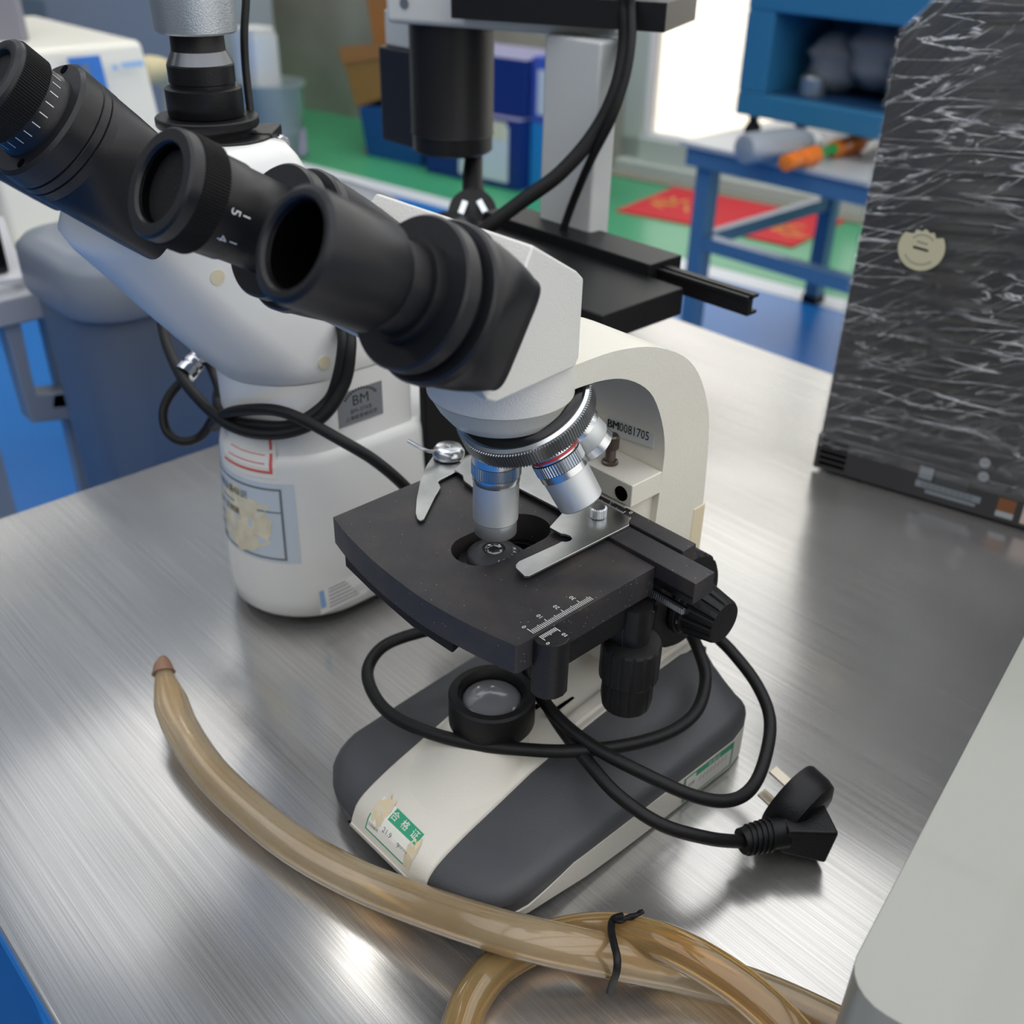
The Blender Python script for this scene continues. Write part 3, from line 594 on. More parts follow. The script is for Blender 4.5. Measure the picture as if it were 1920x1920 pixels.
q.text('仪器编号', .2, (0,0,0), X, Y, fn=lambda u, w: strip_uv(-1.35+u, .65+w, .045)); q.text('检定日期', .17, (0,0,0), X, Y, fn=lambda u, w: strip_uv(1.0+u, .95+w, .045)); q.build('certificate_text', greyink, cl_, smoothang=0, recalc=False)
def blob(q, cx, cs, rx, rs, seed, h):
    rnd = random.Random(seed); n = 22; ang = [2*PI*k/n for k in range(n)]; rr = [1+rnd.uniform(-.22,.22) for _ in ang]
    ctr = strip_uv(cx, cs, h); ring = [strip_uv(cx+rx*r*math.cos(a), max(.02, cs+rs*r*math.sin(a)), h) for a, r in zip(ang, rr)]; mid = [strip_uv(cx+rx*.5*r*math.cos(a), max(.02, cs+rs*.5*r*math.sin(a)), h) for a, r in zip(ang, rr)]
    q.add([ctr]+mid+ring, [(0,k+1,(k+1) % n+1) for k in range(n)] + [(k+1,k+1+n,(k+1) % n+1+n,(k+1) % n+1) for k in range(n)])
q = MB(); blob(q, -1.35, 1.65, .5, .95, 3, .05); blob(q, 1.5, 1.0, .33, .9, 5, .05); q.build('torn_patch', torn, cl_, smoothang=0, recalc=False)
# green bordered label on the side of the base
a, b, c, d_ = (7.47, 7.55, .62), (7.47, 12.1, .62), (7.5, 12.1, 2.9), (7.5, 7.55, 2.75)
SX = lambda y, z, h=.0: Vector((interp(XWt, y)+.06+h, y, z))
def sidepatch(q, y0, y1, z0, z1, h=0, n=8):
    vs = []; fs = []
    for i in range(n+1):
        y = y0+(y1-y0)*i/n; vs += [SX(y,z0,h), SX(y,z1,h)]
    for i in range(n): fs.append((2*i,2*i+2,2*i+3,2*i+1))
    q.add(vs, fs)
q = MB(); sidepatch(q, 7.6, 12.0, .4, 2.25); sg_ = q.build('inspection_label', paper, M1, smoothang=0, recalc=False, label='green bordered paper label on the side of the base')
q = MB(); sidepatch(q,7.6,12,2.15,2.25,.015); sidepatch(q,7.6,12,.4,.5,.015); sidepatch(q,7.6,7.72,.4,2.25,.015); sidepatch(q,11.88,12,.4,2.25,.015); sidepatch(q,8.6,11.9,1.8,2.2,.015); q.build('label_border', green, sg_, smoothang=0, recalc=False)
q = MB(); q.text('校准证', .36, (0,0,0), Y, Z, fn=lambda u, w: SX(10.2+u, 2.0+w, .03)); q.build('label_title', paper, sg_, smoothang=0, recalc=False)
q = MB(); [q.add([SX(8.9+k*.33,1.25,.03),SX(8.96+k*.33,1.25,.03),SX(9.12+k*.33,1.6,.03),SX(9.06+k*.33,1.6,.03)], [(0,1,2,3)]) for k in range(8)]; q.text('日期', .3, (0,0,0), Y, Z, fn=lambda u, w: SX(8.2+u, 1.5+w, .03)); q.build('label_text', greyink, sg_, smoothang=0, recalc=False)
# ================================================================== INVERTED MICROSCOPE BEHIND
MX, MY = -24.4, 4.4
M2 = thing('inverted_microscope', 'tall white inverted microscope standing behind the cream one, with cables looped round its neck', 'microscope', (MX, 15, 0))
def uring(r, z, yb, n=20, cr=.8):
    out = [(MX + r*math.cos(math.radians(-180*k/n)), MY + r*math.sin(math.radians(-180*k/n)), z) for k in range(n+1)]
    return out + [(MX-r, yb-cr, z), (MX-r+cr, yb, z), (MX+r-cr, yb, z), (MX+r, yb-cr, z)]
q = MB(); q.loft([uring(r, z, 33) for r, z in ((5.2,.75),(5.5,1.1),(5.58,2.2),(5.5,5),(5.35,8),(5.15,11),(5.08,12.2),(4.98,12.65),(4.7,12.95),(4.4,13.05))]); lb2 = q.build('lower_body', white, M2, smoothang=50)
q = MB(); q.loft([uring(r, z, 10.8, cr=.4) for r, z in ((4.75,12.6),(4.62,13.3),(4.6,16.5),(4.66,17.7))]); q.build('upper_body', white, M2, smoothang=50)
for (x, y) in ((-24.4,1.2),(-21.2,8),(-27.6,8),(-21,30),(-28,30)):
    q = MB(); q.lathe([(1.5,0),(1.6,.2),(1.5,.9)], (x,y,0), Z, 32); q.build('rubber_foot', rubber, M2)
q = MB(); q.loft([uring(r, z, 32.5) for r, z in ((4.6,.35),(4.9,.8))]); q.build('base_plate', blackm, M2)
rings = []
for z, yf, yb, rx, ry in ((17.72,-.2,9.2,4.66,4.6),(17.9,-.35,9.3,4.75,4.6),(19,-1.4,9.0,4.8,4.4),(21,-3.0,8.2,4.85,4.1),(23,-4.6,7.4,4.85,3.8),(25,-6.1,6.6,4.85,3.6),(26.8,-7.5,5.8,4.85,3.3),(27.6,-7.9,5.4,4.85,3.0),(28.6,-7.4,5.0,4.8,2.6),(30,-6.2,4.5,4.7,2.2),(31,-5.2,4.0,4.45,2.0),(31.6,-4.2,3.6,4.1,1.8),(31.75,-3.2,3.0,3.4,1.6)):
    ring = [(MX+rx*math.cos(math.radians(-180*k/24)), yf+ry+ry*math.sin(math.radians(-180*k/24)), z) for k in range(25)]
    rings.append(ring + [(MX-rx,yb-1,z),(MX-rx+.3,yb-.3,z),(MX-rx+1,yb,z),(MX+rx-1,yb,z),(MX+rx-.3,yb-.3,z),(MX+rx,yb-1,z)])
q = MB(); q.loft(rings); hd2 = q.build('head', white, M2, smoothang=60)
for p in ((608,680),(408,520)):
    w = ptx(p[0], p[1], MX+4.86); q = MB(); q.lathe([(.42,0),(.42,.06),(.01,.07)], w-X*.03, X, 32); q.build('screw_cover', mat('beige_cap', '#d9cdb0', .5) if 'beige_cap' not in MATS else MATS['beige_cap'], hd2)
E3 = ptd(110,250,46); A3 = Vector((0,.7071,-.7071)); V3 = Vector((0,.7071,.7071))
def eyetube2(E):
    rings = []
    for f in [0,.03,.2,.4,.6,.8,1]:
        s = .9 + 4.9*f; ring = []; pw = 2+5*f; hw = 2.9; hh = 2.9-.5*f
        for j in range(64):
            t = 2*PI*j/64; c, si = math.cos(t), math.sin(t); ring.append(E + A3*s + X*(abs(c)**(2/pw))*math.copysign(hw,c)*(1-.1*f) + V3*(abs(si)**(2/pw))*math.copysign(hh,si))
        rings.append(ring)
    q = MB(); q.loft(rings); h = q.build('prism_housing', tubeblack, M2, smoothang=50)
    q = MB(); q.lathe([(1.9,-1.1),(2.75,-1.1),(2.92,-.95),(2.92,-.05),(2.84,0),(2.92,.06),(2.92,.4),(2.84,.45),(2.92,.5),(2.92,.92)], E, A3, 96); q.build('flange', tubeblack, h)
    q = MB(); q.lathe([(1.3,-1.5),(1.4,-3.3),(1.5,-3.55),(1.6,-3.6),(1.9,-3.6),(2.08,-3.45),(2.12,-3.2)], E, A3, 72, cap=False); q.lathe([(2.0,-2.1),(2.0,-1.5),(2.06,-1.4),(2.1,-1.05)], E, A3, 72, cap=False); e = q.build('eyepiece', tubeblack, M2)
    MB().knurl(2.18, -3.3, -2.05, E, A3, 110, .045, .05).build('dioptre_ring', blackm, e, smoothang=25)
    q = MB(); q.lathe([(1.4,-3.1),(.8,-2.9),(.01,-2.85)], E, A3, 48, cap=False); q.build('eye_lens', blackg, e)
    q = MB()
    for k in range(-9, 14):
        a = math.radians(-75+k*15); rad = X*math.cos(a)+V3*math.sin(a); td = A3.cross(rad); p = E+A3*-1.72+rad*2.015
        q.add([p-td*.02-A3*.2, p+td*.02-A3*.2, p+td*.02+A3*.2, p-td*.02+A3*.2], [(0,1,2,3)])
    q.build('scale_ticks', ink, e, smoothang=0, recalc=False)
    for a in (100, -60, 200):
        a = math.radians(a); rad = X*math.cos(a)+V3*math.sin(a); q = MB(); q.lathe([(.22,0),(.22,.03),(.01,.03)], E+A3*-1.1+rad*2.5, -A3, 20); q.build('screw_hole', bore, h)
eyetube2(E3); eyetube2(Vector((2*MX-E3.x, E3.y, E3.z)))
q = MB(); q.obox((MX,E3.y,E3.z)+A3*2.6-V3*2.6 if False else Vector((MX,E3.y,E3.z))+A3*2.0-V3*1.6, X*2.6, A3*2.2, V3*.8); q.build('bridge_plate', black, M2, bevel=.3)
# trinocular port with clamp
tx_, ty_ = -24.2, .7
q = MB(); q.lathe([(2.3,31.4),(2.3,32.0),(2.35,32.25),(2.68,32.3),(2.74,32.4),(2.74,32.75),(2.68,32.82)], (tx_,ty_,0), Z, 64); prt = q.build('camera_port', black, M2)
kp = ptd(522,270,58); kb = ptd(470,256,57.5)
q = MB(); q.obox(kb, R_*1.5+Z*0, Z.cross(R_)*1.4, Z*.45); q.lathe([(2.6,31.3),(2.65,31.9)], (tx_+.6,ty_+.5,0), Z, 48); q.build('clamp_ring', black, prt, bevel=.12)
q = MB(); q.knurl(.55, -.5, .5, kp-Z*.1, (R_-F_*.6).normalized(), 16, .06, .1); q.build('clamp_knob', chrome, prt, smoothang=30)
CM = thing('microscope_camera', 'silver cylindrical camera standing on the white microscope\'s black port', 'camera', (tx_,ty_,32.8))
q = MB(); q.lathe([(1.5,36.95),(2.02,36.95),(2.1,37.05),(2.16,40),(2.18,50),(2.1,50.2),(.1,50.2)], (tx_,ty_,0), Z, 72); q.build('camera_body', silver, CM)
q = MB(); q.lathe([(1.4,32.82),(1.95,32.85),(2.02,32.95),(2.02,34.25),(1.9,34.32),(1.68,34.34),(1.68,34.5),(1.74,34.55),(1.74,35.4),(1.68,35.45),(1.4,36.05),(1.38,36.95)], (tx_,ty_,0), Z, 72); ad = q.build('adapter_tube', black, CM, smoothang=40)
q = MB(); q.lathe([(1.66,35.42),(1.72,35.47),(1.42,36.08),(1.38,36.06)], (tx_,ty_,0), Z, 72); q.build('taper_ring', mat('dark_chrome', '#6b6d70', .3, .9), ad, smoothang=40)
# stage of the inverted microscope with its slide track
q = MB(); q.box((MX-13,20.2,18.2),(-12.0,28.6,20.2)); st2 = q.build('stage', black, M2, bevel=.15)
q = MB(); q.box((-30,20,12.5),(-19.4,31,18.2)); q.box((-19.6,11,9),(-18.9,24,17.5)); q.build('stage_carrier', blackm, M2, bevel=.15)
q = MB(); q.box((-33,28.6,18.8),(-15.2,32.2,21.0)); tr = q.build('slide_track', black, st2, bevel=.1)
q = MB(); q.box((-15.3,29.6,19.2),(-7.3,30.1,20.6)); q.box((-15.3,30.1,19.2),(-7.3,30.7,19.45)); q.box((-15.3,29.4,20.35),(-7.3,30.7,20.6)); q.box((-15.3,30.0,19.8),(-7.6,30.4,20.0)); q.build('track_extension', black, tr, bevel=.04)
# pillar, cross arm and lamp housing
q = MB(); q.box((-29.0,31,12.5),(-23.3,33.2,34.5)); q.build('pillar', white2, M2, bevel=.3)
BA, BB = ptz(722,44,34.3), ptz(1150,74,34.3); BD = (BB-BA); BL = BD.length; BD.normalize(); BN = Z.cross(BD)
q = MB(); q.hexa([BA, BB, BB+BN*7, BA+BN*7, BA+Z*6, BB+Z*6, BB+BN*7+Z*6, BA+BN*7+Z*6]); armb = q.build('illumination_arm', white2, M2, bevel=.5, seg=4)
w = ptz(757,8,35.4); q = MB(); q.lathe([(.38,0),(.38,.05),(.2,.06),(.2,.02),(.01,.02)], BA+BD*1.75+Z*1.5-BN*.02, -BN, 32); q.build('screw', steeld, armb)
p1, p2 = ptz(868,36,35.2), ptz(1246,62,35.2); d1 = (p2-p1).normalized(); n1 = Z.cross(d1)
p0_ = p1 - d1*1.0
q = MB(); q.hexa([p0_, p2, p2+n1*9, p0_+n1*9, p0_+Z*1.9, p2+Z*1.9, p2+n1*9+Z*1.9, p0_+n1*9+Z*1.9]); fs_ = q.build('filter_slide', black, M2, bevel=.08)
lc = pty(848, 200, 31.2); 
zt_, zb_ = 34.3, zaxis(lc.x, 31.2, 282)
q = MB(); q.lathe([(3.45,zt_+.1),(3.45,zb_+1.6),(3.5,zb_+1.5),(3.38,zb_+1.4),(3.38,zb_+.2),(3.1,zb_)], (lc.x,31.2,0), Z, 72); q.build('lamp_housing', black, M2)
cbx = pty(742,180,32.5)
q = MB(); q.box((pty(712,180,31).x,31,pty(742,270,31).z),(pty(712,180,31).x+5,36,pty(742,92,31).z)); q.build('transformer_box', mat('blue_black_plastic', '#171c26', .5), M2, bevel=.25)
q = MB(); q.box((pty(712,180,31).x+.3,31.6,pty(742,92,31).z),(pty(712,180,31).x+4.8,36,34.4)); q.build('transformer_mount', white2, M2, bevel=.2)
# labels on the inverted microscope
def cyl2(px, py, rr=5.3):
    r = ray(px, py).normalized(); best = None
    a = r.x*r.x+r.y*r.y; ox, oy = CL.x-MX, CL.y-MY; b = 2*(ox*r.x+oy*r.y); c = ox*ox+oy*oy-rr*rr; t = (-b-math.sqrt(max(0,b*b-4*a*c)))/(2*a); p = CL+r*t; return p
def on2(a, z, h=.03):
    r = interp([(.75,5.2),(1.1,5.5),(2.2,5.58),(5,5.5),(8,5.35),(11,5.15),(12.2,5.08),(12.65,4.98),(13.05,4.75),(13.3,4.62),(16.5,4.6)], z)+h; return Vector((MX+r*math.cos(a), MY+r*math.sin(a), z))
def cpatch(q, a0, a1, z0, z1, h=.03, n=14, skew=0):
    vs = []; fs = []
    for i in range(n+1):
        for j in range(5):
            u = i/n; z = z0+(z1-z0)*j/4 + skew*(u-.5); vs.append(on2(a0+(a1-a0)*u, z, h))
    for i in range(n):
        for j in range(4): fs.append((i*5+j,(i+1)*5+j,(i+1)*5+j+1,i*5+j+1))
    q.add(vs, fs)
pl, pr_ = cyl2(425,990,5.25), cyl2(560,1000,5.3)
aR = math.atan2(pr_.y-MY, pr_.x-MX); aL = aR - 1.75; zt2 = 11.2; zb2 = 5.4
q = MB(); cpatch(q, aL, aR, zb2, zt2); il = q.build('instrument_label', bluepaper, M2, smoothang=0, recalc=False, label='large pale blue label with a torn cream middle')
q = MB(); aM = aR-.16
for (z0, z1) in ((zt2-.5,zt2-.35),(zb2+.2,zb2+.35),(zt2-2.1,zt2-2.0)): cpatch(q, aL+.05, aM, z0, z1, .045)
cpatch(q, aM-.03, aM, zb2+.2, zt2-.35, .045); q.build('label_rule', greyink, il, smoothang=0, recalc=False)
q = MB(); ca, cz = (aL+aR)/2+.12, 8.0; rnd = random.Random(4); n = 26
ring = [on2(ca+.5*(1+rnd.uniform(-.25,.2))*math.cos(2*PI*k/n), cz+2.3*(1+rnd.uniform(-.25,.15))*math.sin(2*PI*k/n), .055) for k in range(n)]
mid = [on2(ca+.25*math.cos(2*PI*k/n), cz+1.1*math.sin(2*PI*k/n), .055) for k in range(n)]
q.add([on2(ca,cz,.055)]+mid+ring, [(0,k+1,(k+1) % n+1) for k in range(n)]+[(k+1,k+1+n,(k+1) % n+1+n,(k+1) % n+1) for k in range(n)]); q.build('torn_patch', mat('torn_cream', '#e3dcc2', .8, var=.2, vscale=120), il, smoothang=0, recalc=False)
q = MB()
for tx, zz, sz_ in (('仪器设备标识', 10.0, .62), ('名称 显微镜', 8.55, .55), ('型号', 7.6, .5), ('编号', 6.8, .5), ('日期', 5.9, .5)):
    q.text(tx, sz_, (0,0,0), X, Y, align='LEFT', fn=lambda u, w, zz=zz: on2(aL+.42+u/5.3, zz+w, .09))
q.build('label_text', inkk, il, smoothang=0, recalc=False)
pr2 = cyl2(508,850,5.0); a2 = math.atan2(pr2.y-MY, pr2.x-MX)
q = MB(); cpatch(q, a2-.85, a2+.05, 11.55, 14.6, .03); tg_ = q.build('property_tag', paper, M2, smoothang=0, recalc=False, label='small white tag with a red border')
q = MB(); cpatch(q, a2-.8, a2, 11.9, 12.08, .06); cpatch(q, a2-.04, a2, 11.9, 14.5, .06); cpatch(q, a2-.7, a2-.1, 12.5, 12.56, .06); cpatch(q, a2-.7, a2-.1, 13.0, 13.05, .06); q.build('tag_border', redp, tg_, smoothang=0, recalc=False)
bx = MX+4.64
B4 = [ptx(632,741,bx), ptx(715,713,bx), ptx(716,773,bx), ptx(631,808,bx)]
y0b, y1b = B4[0].y, B4[1].y; z1b = (B4[0].z+B4[1].z)/2; z0b = (B4[2].z+B4[3].z)/2
q = MB(); q.box((bx-.02,y0b,z0b),(bx+.03,y1b,z1b)); bd = q.build('badge', badge, M2, smoothang=0, label='grey metal badge lettered BM')
q = MB(); yc = (y0b+y1b)/2; q.text('BM', 1.0, (bx+.03,yc,z0b+1.55), Y, Z, h=.01); q.text('BM-37XB', .42, (bx+.03,yc,z0b+.85), Y, Z, h=.01); q.text('上海彼爱姆光学', .36, (bx+.03,yc,z0b+.4), Y, Z, h=.01)
for k in range(14):
    a = math.radians(150-k*120/13); q.obox((bx+.035,yc+1.35*math.cos(a),z0b+1.25+1.05*math.sin(a)), X*.003, Vector((0,math.sin(a),-math.cos(a)))*.06, Vector((0,math.cos(a),math.sin(a)))*.09)
q.build('badge_lettering', inkk, bd, smoothang=0, recalc=False)
sx_ = MX+5.6
s4 = [ptx(595,1098,sx_), ptx(700,1062,sx_), ptx(700,1105,sx_), ptx(608,1137,sx_)]
q = MB()
ya, yb = s4[0].y, s4[0].y+3.8
def rf(z): return MX+interp([(.75,5.2),(1.1,5.5),(2.2,5.58),(5,5.5),(8,5.35)], z)+.03
q.add([(rf(1.6),ya+.1,1.6),(rf(1.6),yb+.1,1.6),(rf(3.6),yb,3.6),(rf(3.6),ya,3.6)], [(0,1,2,3)]); wl_ = q.build('calibration_label', mat('white_label', '#f2f2ee', .5), M2, smoothang=0, recalc=False, label='small white label with a blue and green edge')
q = MB(); q.add([(rf(2.1)+.02,ya+.15,2.1),(rf(2.1)+.02,ya+.55,2.1),(rf(3.5)+.02,ya+.45,3.5),(rf(3.5)+.02,ya+.08,3.5)], [(0,1,2,3)]); q.build('blue_edge', mat('label_blue', '#8fb2dc', .6), wl_, smoothang=0, recalc=False)
q = MB(); [q.add([(rf(z)+.02,ya+.8,z),(rf(z)+.02,ya+3.2-k*.2,z),(rf(z)+.02,ya+3.2-k*.2,z+.07),(rf(z)+.02,ya+.8,z+.07)], [(0,1,2,3)]) for k, z in enumerate((1.9,2.2,2.5,2.8,3.1,3.35))]; q.build('print_lines', greyink, wl_, smoothang=0, recalc=False)
# ================================================================== CABLES
def cable(name, label, cat, pts, r, m=rubber, mode='d', group=None, parent=None, sub=8):
    f = {'d': ptd, 'z': ptz}[mode]; q = MB(); q.tube([f(*p) for p in pts], r, n=14, sub=sub)
    if parent is not None: return q.build(name, m, parent, smoothang=60)
    return tag(q.build(name, m, smoothang=60), label, cat, group)
cc = thing('signal_cable', 'black cable wound round the neck of the white inverted microscope, with a chromed connector', 'cable', (MX,MY,13))
A_ = [(302,596,72),(316,655,70),(355,728,66.5),(430,797,63.8),(520,814,62.6),(600,786,62.2),(645,722,61.8),(657,655,61.2),(654,610,61.6),(645,560,62.5)]
B_ = [(425,700,72),(408,745,68),(425,785,64.8),(480,797,63.2),(550,796,62.6),(610,757,62.6),(632,712,61.9),(643,650,61.2),(640,610,61.5),(630,560,62.5)]
D_ = [(400,800,66),(425,776,63.8),(470,768,62.2),(520,770,61.4),(570,788,61),(640,826,60.5),(700,862,61),(755,908,62),(800,960,64)]
L_ = [(343,712,68.5),(318,742,68.6),(306,775,68.6),(314,810,68.5),(342,828,68.2),(376,818,68),(400,782,67.2),(412,742,67.5),(400,700,68.8),(385,672,70)]
for P_ in (A_, B_, D_, L_):
    q = MB(); q.tube([ptd(*p) for p in P_], .36 if P_ is not L_ else .31, n=14, sub=8); q.build('cable_run', rubber, cc, smoothang=60)
ca_, cb_ = ptd(345,702,68), ptd(388,652,69); dv = (cb_-ca_).normalized(); Lc = (cb_-ca_).length
q = MB(); q.lathe([(.55,0),(.72,.05),(.72,.55),(.6,.6),(.6,.75),(.68,.8),(.68,1.15),(.55,1.2),(.6,1.3),(.6,1.5),(.42,1.6),(.42,Lc)], ca_, dv, 32); q.build('connector', chrome, cc)
tag(cable('camera_cable', 0, 0, [(440,-320,55),(456,-170,55.5),(462,-30,56),(458,60,56.5),(460,120,57),(466,180,57.3),(470,215,57.4)], .22), 'thin black cable hanging beside the silver camera', 'cable')
tag(cable('lamp_cable', 0, 0, [(1060,-260,86),(1120,-190,78),(1158,-60,72),(1172,20,72),(1172,90,72.5),(1155,170,73),(1115,250,74),(1050,325,75),(975,380,76),(910,430,77),(860,480,79)], .56), 'thick black cable curving down in front of the grey pillar', 'cable')
tag(cable('lamp_cable', 0, 0, [(1080,-250,86),(1140,-180,77),(1175,-60,71),(1184,20,71),(1184,80,71),(1172,150,71.5),(1146,225,72.5),(1108,300,75),(1072,385,78.5),(1045,465,81),(1036,500,83)], .32), 'thin black cable falling beside the thick one to the slide track', 'cable')
pg = thing('power_plug', 'black mains plug with two flat pins hanging below the black lamp housing', 'plug', tuple(ptd(885,395,88)))
pc_ = ptd(886,400,88); 
q = MB(); q.lathe([(1.6,-.9),(2.05,-.6),(2.1,0),(2.05,.35),(.1,.4)], pc_, -F_, 40); q.build('plug_body', black, pg, smoothang=40)
q = MB(); q.tube([ptd(888,365,88.6), ptd(886,330,88.6), ptd(889,285,88.6)], lambda t: 1.0-.25*t, n=12); q.build('strain_relief', rubber, pg)
q = MB(); q.tube([ptd(889,288,88.6), ptd(890,262,90), ptd(890,200,91.5)], .4, n=10); q.build('cord', rubber, pg)
for p, a in (((870,400),.35), ((905,398),-.5)):
    c_ = ptd(p[0],p[1],87.6); dd_ = (U_*math.cos(a)+R_*math.sin(a)); q = MB(); q.obox(c_-F_*.9, dd_*.55, dd_.cross(F_)*.24, F_*.9); q.build('pin', steel, pg)
# mains cord of the front microscope
cord = thing('mains_cable', 'black mains cord looped over the charcoal microscope base, plug resting on the steel', 'cable', tuple(ptz(1390,1578,0)))
c1 = [(1392,1578,2.0),(1330,1572,3.3),(1240,1546,4.3),(1160,1492,5.2),(1105,1432,5.9),(1055,1368,6.3),(1015,1305,6.5),(988,1262,7.0),(985,1225,8.2),(1010,1190,9)]
c2 = [(985,1240,8.2),(1000,1285,7.2),(1045,1345,6.9),(1110,1398,6.5),(1200,1447,5.9),(1300,1492,4.9),(1368,1501,4.2),(1412,1474,3.8),(1437,1412,4.0),(1443,1345,4.6),(1418,1282,5.4),(1372,1222,6.4),(1330,1180,7.6),(1300,1140,9)]
c3 = [(1282,1165,9),(1308,1215,7.4),(1323,1270,6.3),(1308,1330,5.8),(1262,1370,5.7),(1180,1396,5.9),(1070,1408,6.3),(980,1405,6.3),(890,1395,6.2),(800,1372,5.9),(730,1337,5.7),(696,1292,5.8),(691,1250,6.1),(722,1210,6.6),(790,1185,7.2),(870,1170,8)]
for P_ in (c1, c2, c3):
    q = MB(); q.tube([ptz(*p) for p in P_], .35, n=14, sub=8); q.build('cord_run', rubber, cord, smoothang=60)
ph = ptz(1484,1497,2.1); pd = Vector((-.95,.02,.20)).normalized()
q = MB(); q.lathe([(1.5,-1.5),(1.95,-1.25),(2.08,-.8),(2.1,.2),(2.0,.35),(.1,.35)], ph, pd, 48); pb = q.build('plug_head', black, cord, smoothang=40)
b0, b1 = ptz(1548,1562,1.5), ptz(1462,1560,1.9); bdv = (b1-b0).normalized(); bs = bdv.cross(Z).normalized(); bu = bs.cross(bdv)
q = MB(); cbx_ = (b0+b1)/2; q.hexa([b0-bs*1.0-bu*1.2, b1-bs*.7-bu*.8, b1+bs*.7-bu*.8, b0+bs*1.3-bu*1.2, b0-bs*1.0+bu*1.1, b1-bs*.7+bu*.8, b1+bs*.7+bu*.8, b0+bs*1.3+bu*1.1]); q.build('plug_body', black, cord, bevel=.15)
g0 = ptz(1390,1578,2.0)
q = MB(); q.tube([b1-bdv*.2, (b1+g0)/2, g0], lambda t: (.85-.15*t, .8-.15*t), n=14, sub=6)
for k in range(5):
    c_ = b1+(g0-b1)*(.3+.13*k); q.tube([c_-bdv*.07, c_+bdv*.07], (.92-.02*k,.86-.02*k), n=14, sub=1)
q.build('strain_relief', rubber, cord, smoothang=40)
for off in (Vector((0,0,.75)), Vector((0,-.75,-.45))):
    c_ = ph + pd*.85 + off; q = MB(); q.obox(c_, pd*.62, pd.cross(Z).normalized()*.32, pd.cross(pd.cross(Z)).normalized()*.09); q.build('pin', mat('brass_pin', '#c9bfae', .3, .8) if 'brass_pin' not in MATS else MATS['brass_pin'], cord, bevel=.03)
# ================================================================== HOSES
def hosemat(name, col, rough, tr, c2=None):
    return mat(name, col, rough, trans=tr, ior=1.35, var=.25, vscale=18, var2=c2, coat=.6, sss=.0)
hose1 = hosemat('aged_clear_hose', '#f3dfba', .16, .7, '#e4c08a'); hose2 = hosemat('amber_hose', '#f2cf90', .06, .78, '#e2b46c'); hose3 = hosemat('thin_clear_hose', '#f2ecd4', .12, .7, '#e4d7b0')
def flipn(q, k):   # the second of two equal tubes is the inner wall: outside normals outward, inner wall reversed
    h = len(q.f)//2
    def orient(fs, out):
        a = sum((Vector(q.v[f[0]]).dot((q.v[f[1]]-q.v[f[0]]).cross(q.v[f[2]]-q.v[f[0]])) + (Vector(q.v[f[0]]).dot((q.v[f[2]]-q.v[f[0]]).cross(q.v[f[3]]-q.v[f[0]])) if len(f) == 4 else 0)) for f in fs if len(f) < 5)
        return fs if (a > 0) == out else [f[::-1] for f in fs]
    q.f = orient(q.f[:h], True) + orient(q.f[h:], False)
h1 = [(304,1241,3.4),(313,1290,2.8),(338,1362,2.0),(392,1445,1.4),(470,1521,1.15),(560,1590,1.1),(670,1650,1.2),(790,1698,1.8),(920,1741,2.7),(1000,1762,3.0),(1080,1780,2.8),(1160,1797,2.1),(1225,1810,1.5),(1290,1824,1.1),(1420,1862,1.05),(1560,1925,1.1),(1660,1985,1.1)]
q = MB(); q.tube([ptz(*p) for p in h1], lambda t: (min(.99, .2+t*9), min(.99, .2+t*5.)), n=32, sub=8); q.tube([ptz(*p) for p in h1], lambda t: (min(.7, .12+t*8), min(.7, .1+t*4.)), n=32, sub=8); flipn(q, 1)
tag(q.build('hose', hose1, smoothang=60, recalc=False), 'thick yellowed hose lying across the table from its pointed cut end', 'hose')
q = MB(); q.tube([ptz(*p) for p in ((300,1235,3.5),(304,1241,3.4),(307,1262,3.1))], lambda t: (.2+t*.5, .26+t*.3), n=16, sub=6); q.build('cut_tip', mat('browned_tip', '#8a6a56', .5), bpy.data.objects['hose'], smoothang=60)
h2 = [(850,1975,1.0),(878,1885,1.0),(930,1815,.98),(1000,1772,.95),(1080,1750,1.2),(1160,1748,2.2),(1250,1770,3.1),(1340,1817,3.4),(1420,1875,3.3),(1495,1950,3.1),(1560,2040,2.5)]
q = MB(); q.tube([ptz(*p) for p in h2], .88, n=32, sub=8); q.tube([ptz(*p) for p in h2], .58, n=32, sub=8); flipn(q, 1); tag(q.build('hose', hose2, smoothang=60, recalc=False), 'amber glossy hose bent into an arch in front of the microscope base', 'hose')
q = MB(); q.tube([ptz(*p) for p in ((1330,1800,.32),(1420,1838,.32),(1500,1872,.32),(1575,1925,.32),(1640,1990,.32))], .3, n=14, sub=6); tag(q.build('thin_tube', hose3, smoothang=60), 'thin clear tube beyond the amber arch near the pale metal case', 'tube')
wt = [(1168,1716,3.4),(1150,1722,3.2),(1146,1740,3.4),(1150,1765,3.9),(1157,1795,4.1),(1156,1822,3.6),(1148,1846,2.4),(1143,1862,1.2)]
q = MB(); q.tube([ptz(*p) for p in wt], (.17,.1), n=8, sub=6); q.tube([ptz(*p) for p in ((1150,1722,3.3),(1163,1728,3.5),(1180,1718,3.6),(1192,1716,3.7),(1206,1708,3.8))], (.13,.1), n=8, sub=4); q.tube([ptz(*p) for p in ((1158,1730,3.3),(1172,1722,3.7),(1186,1722,3.5),(1200,1708,3.9))], .08, n=8, sub=4)
tag(q.build('wire_tie', rubber, smoothang=60), 'black twisted wire tie holding the yellowed hose to the amber one', 'tie')
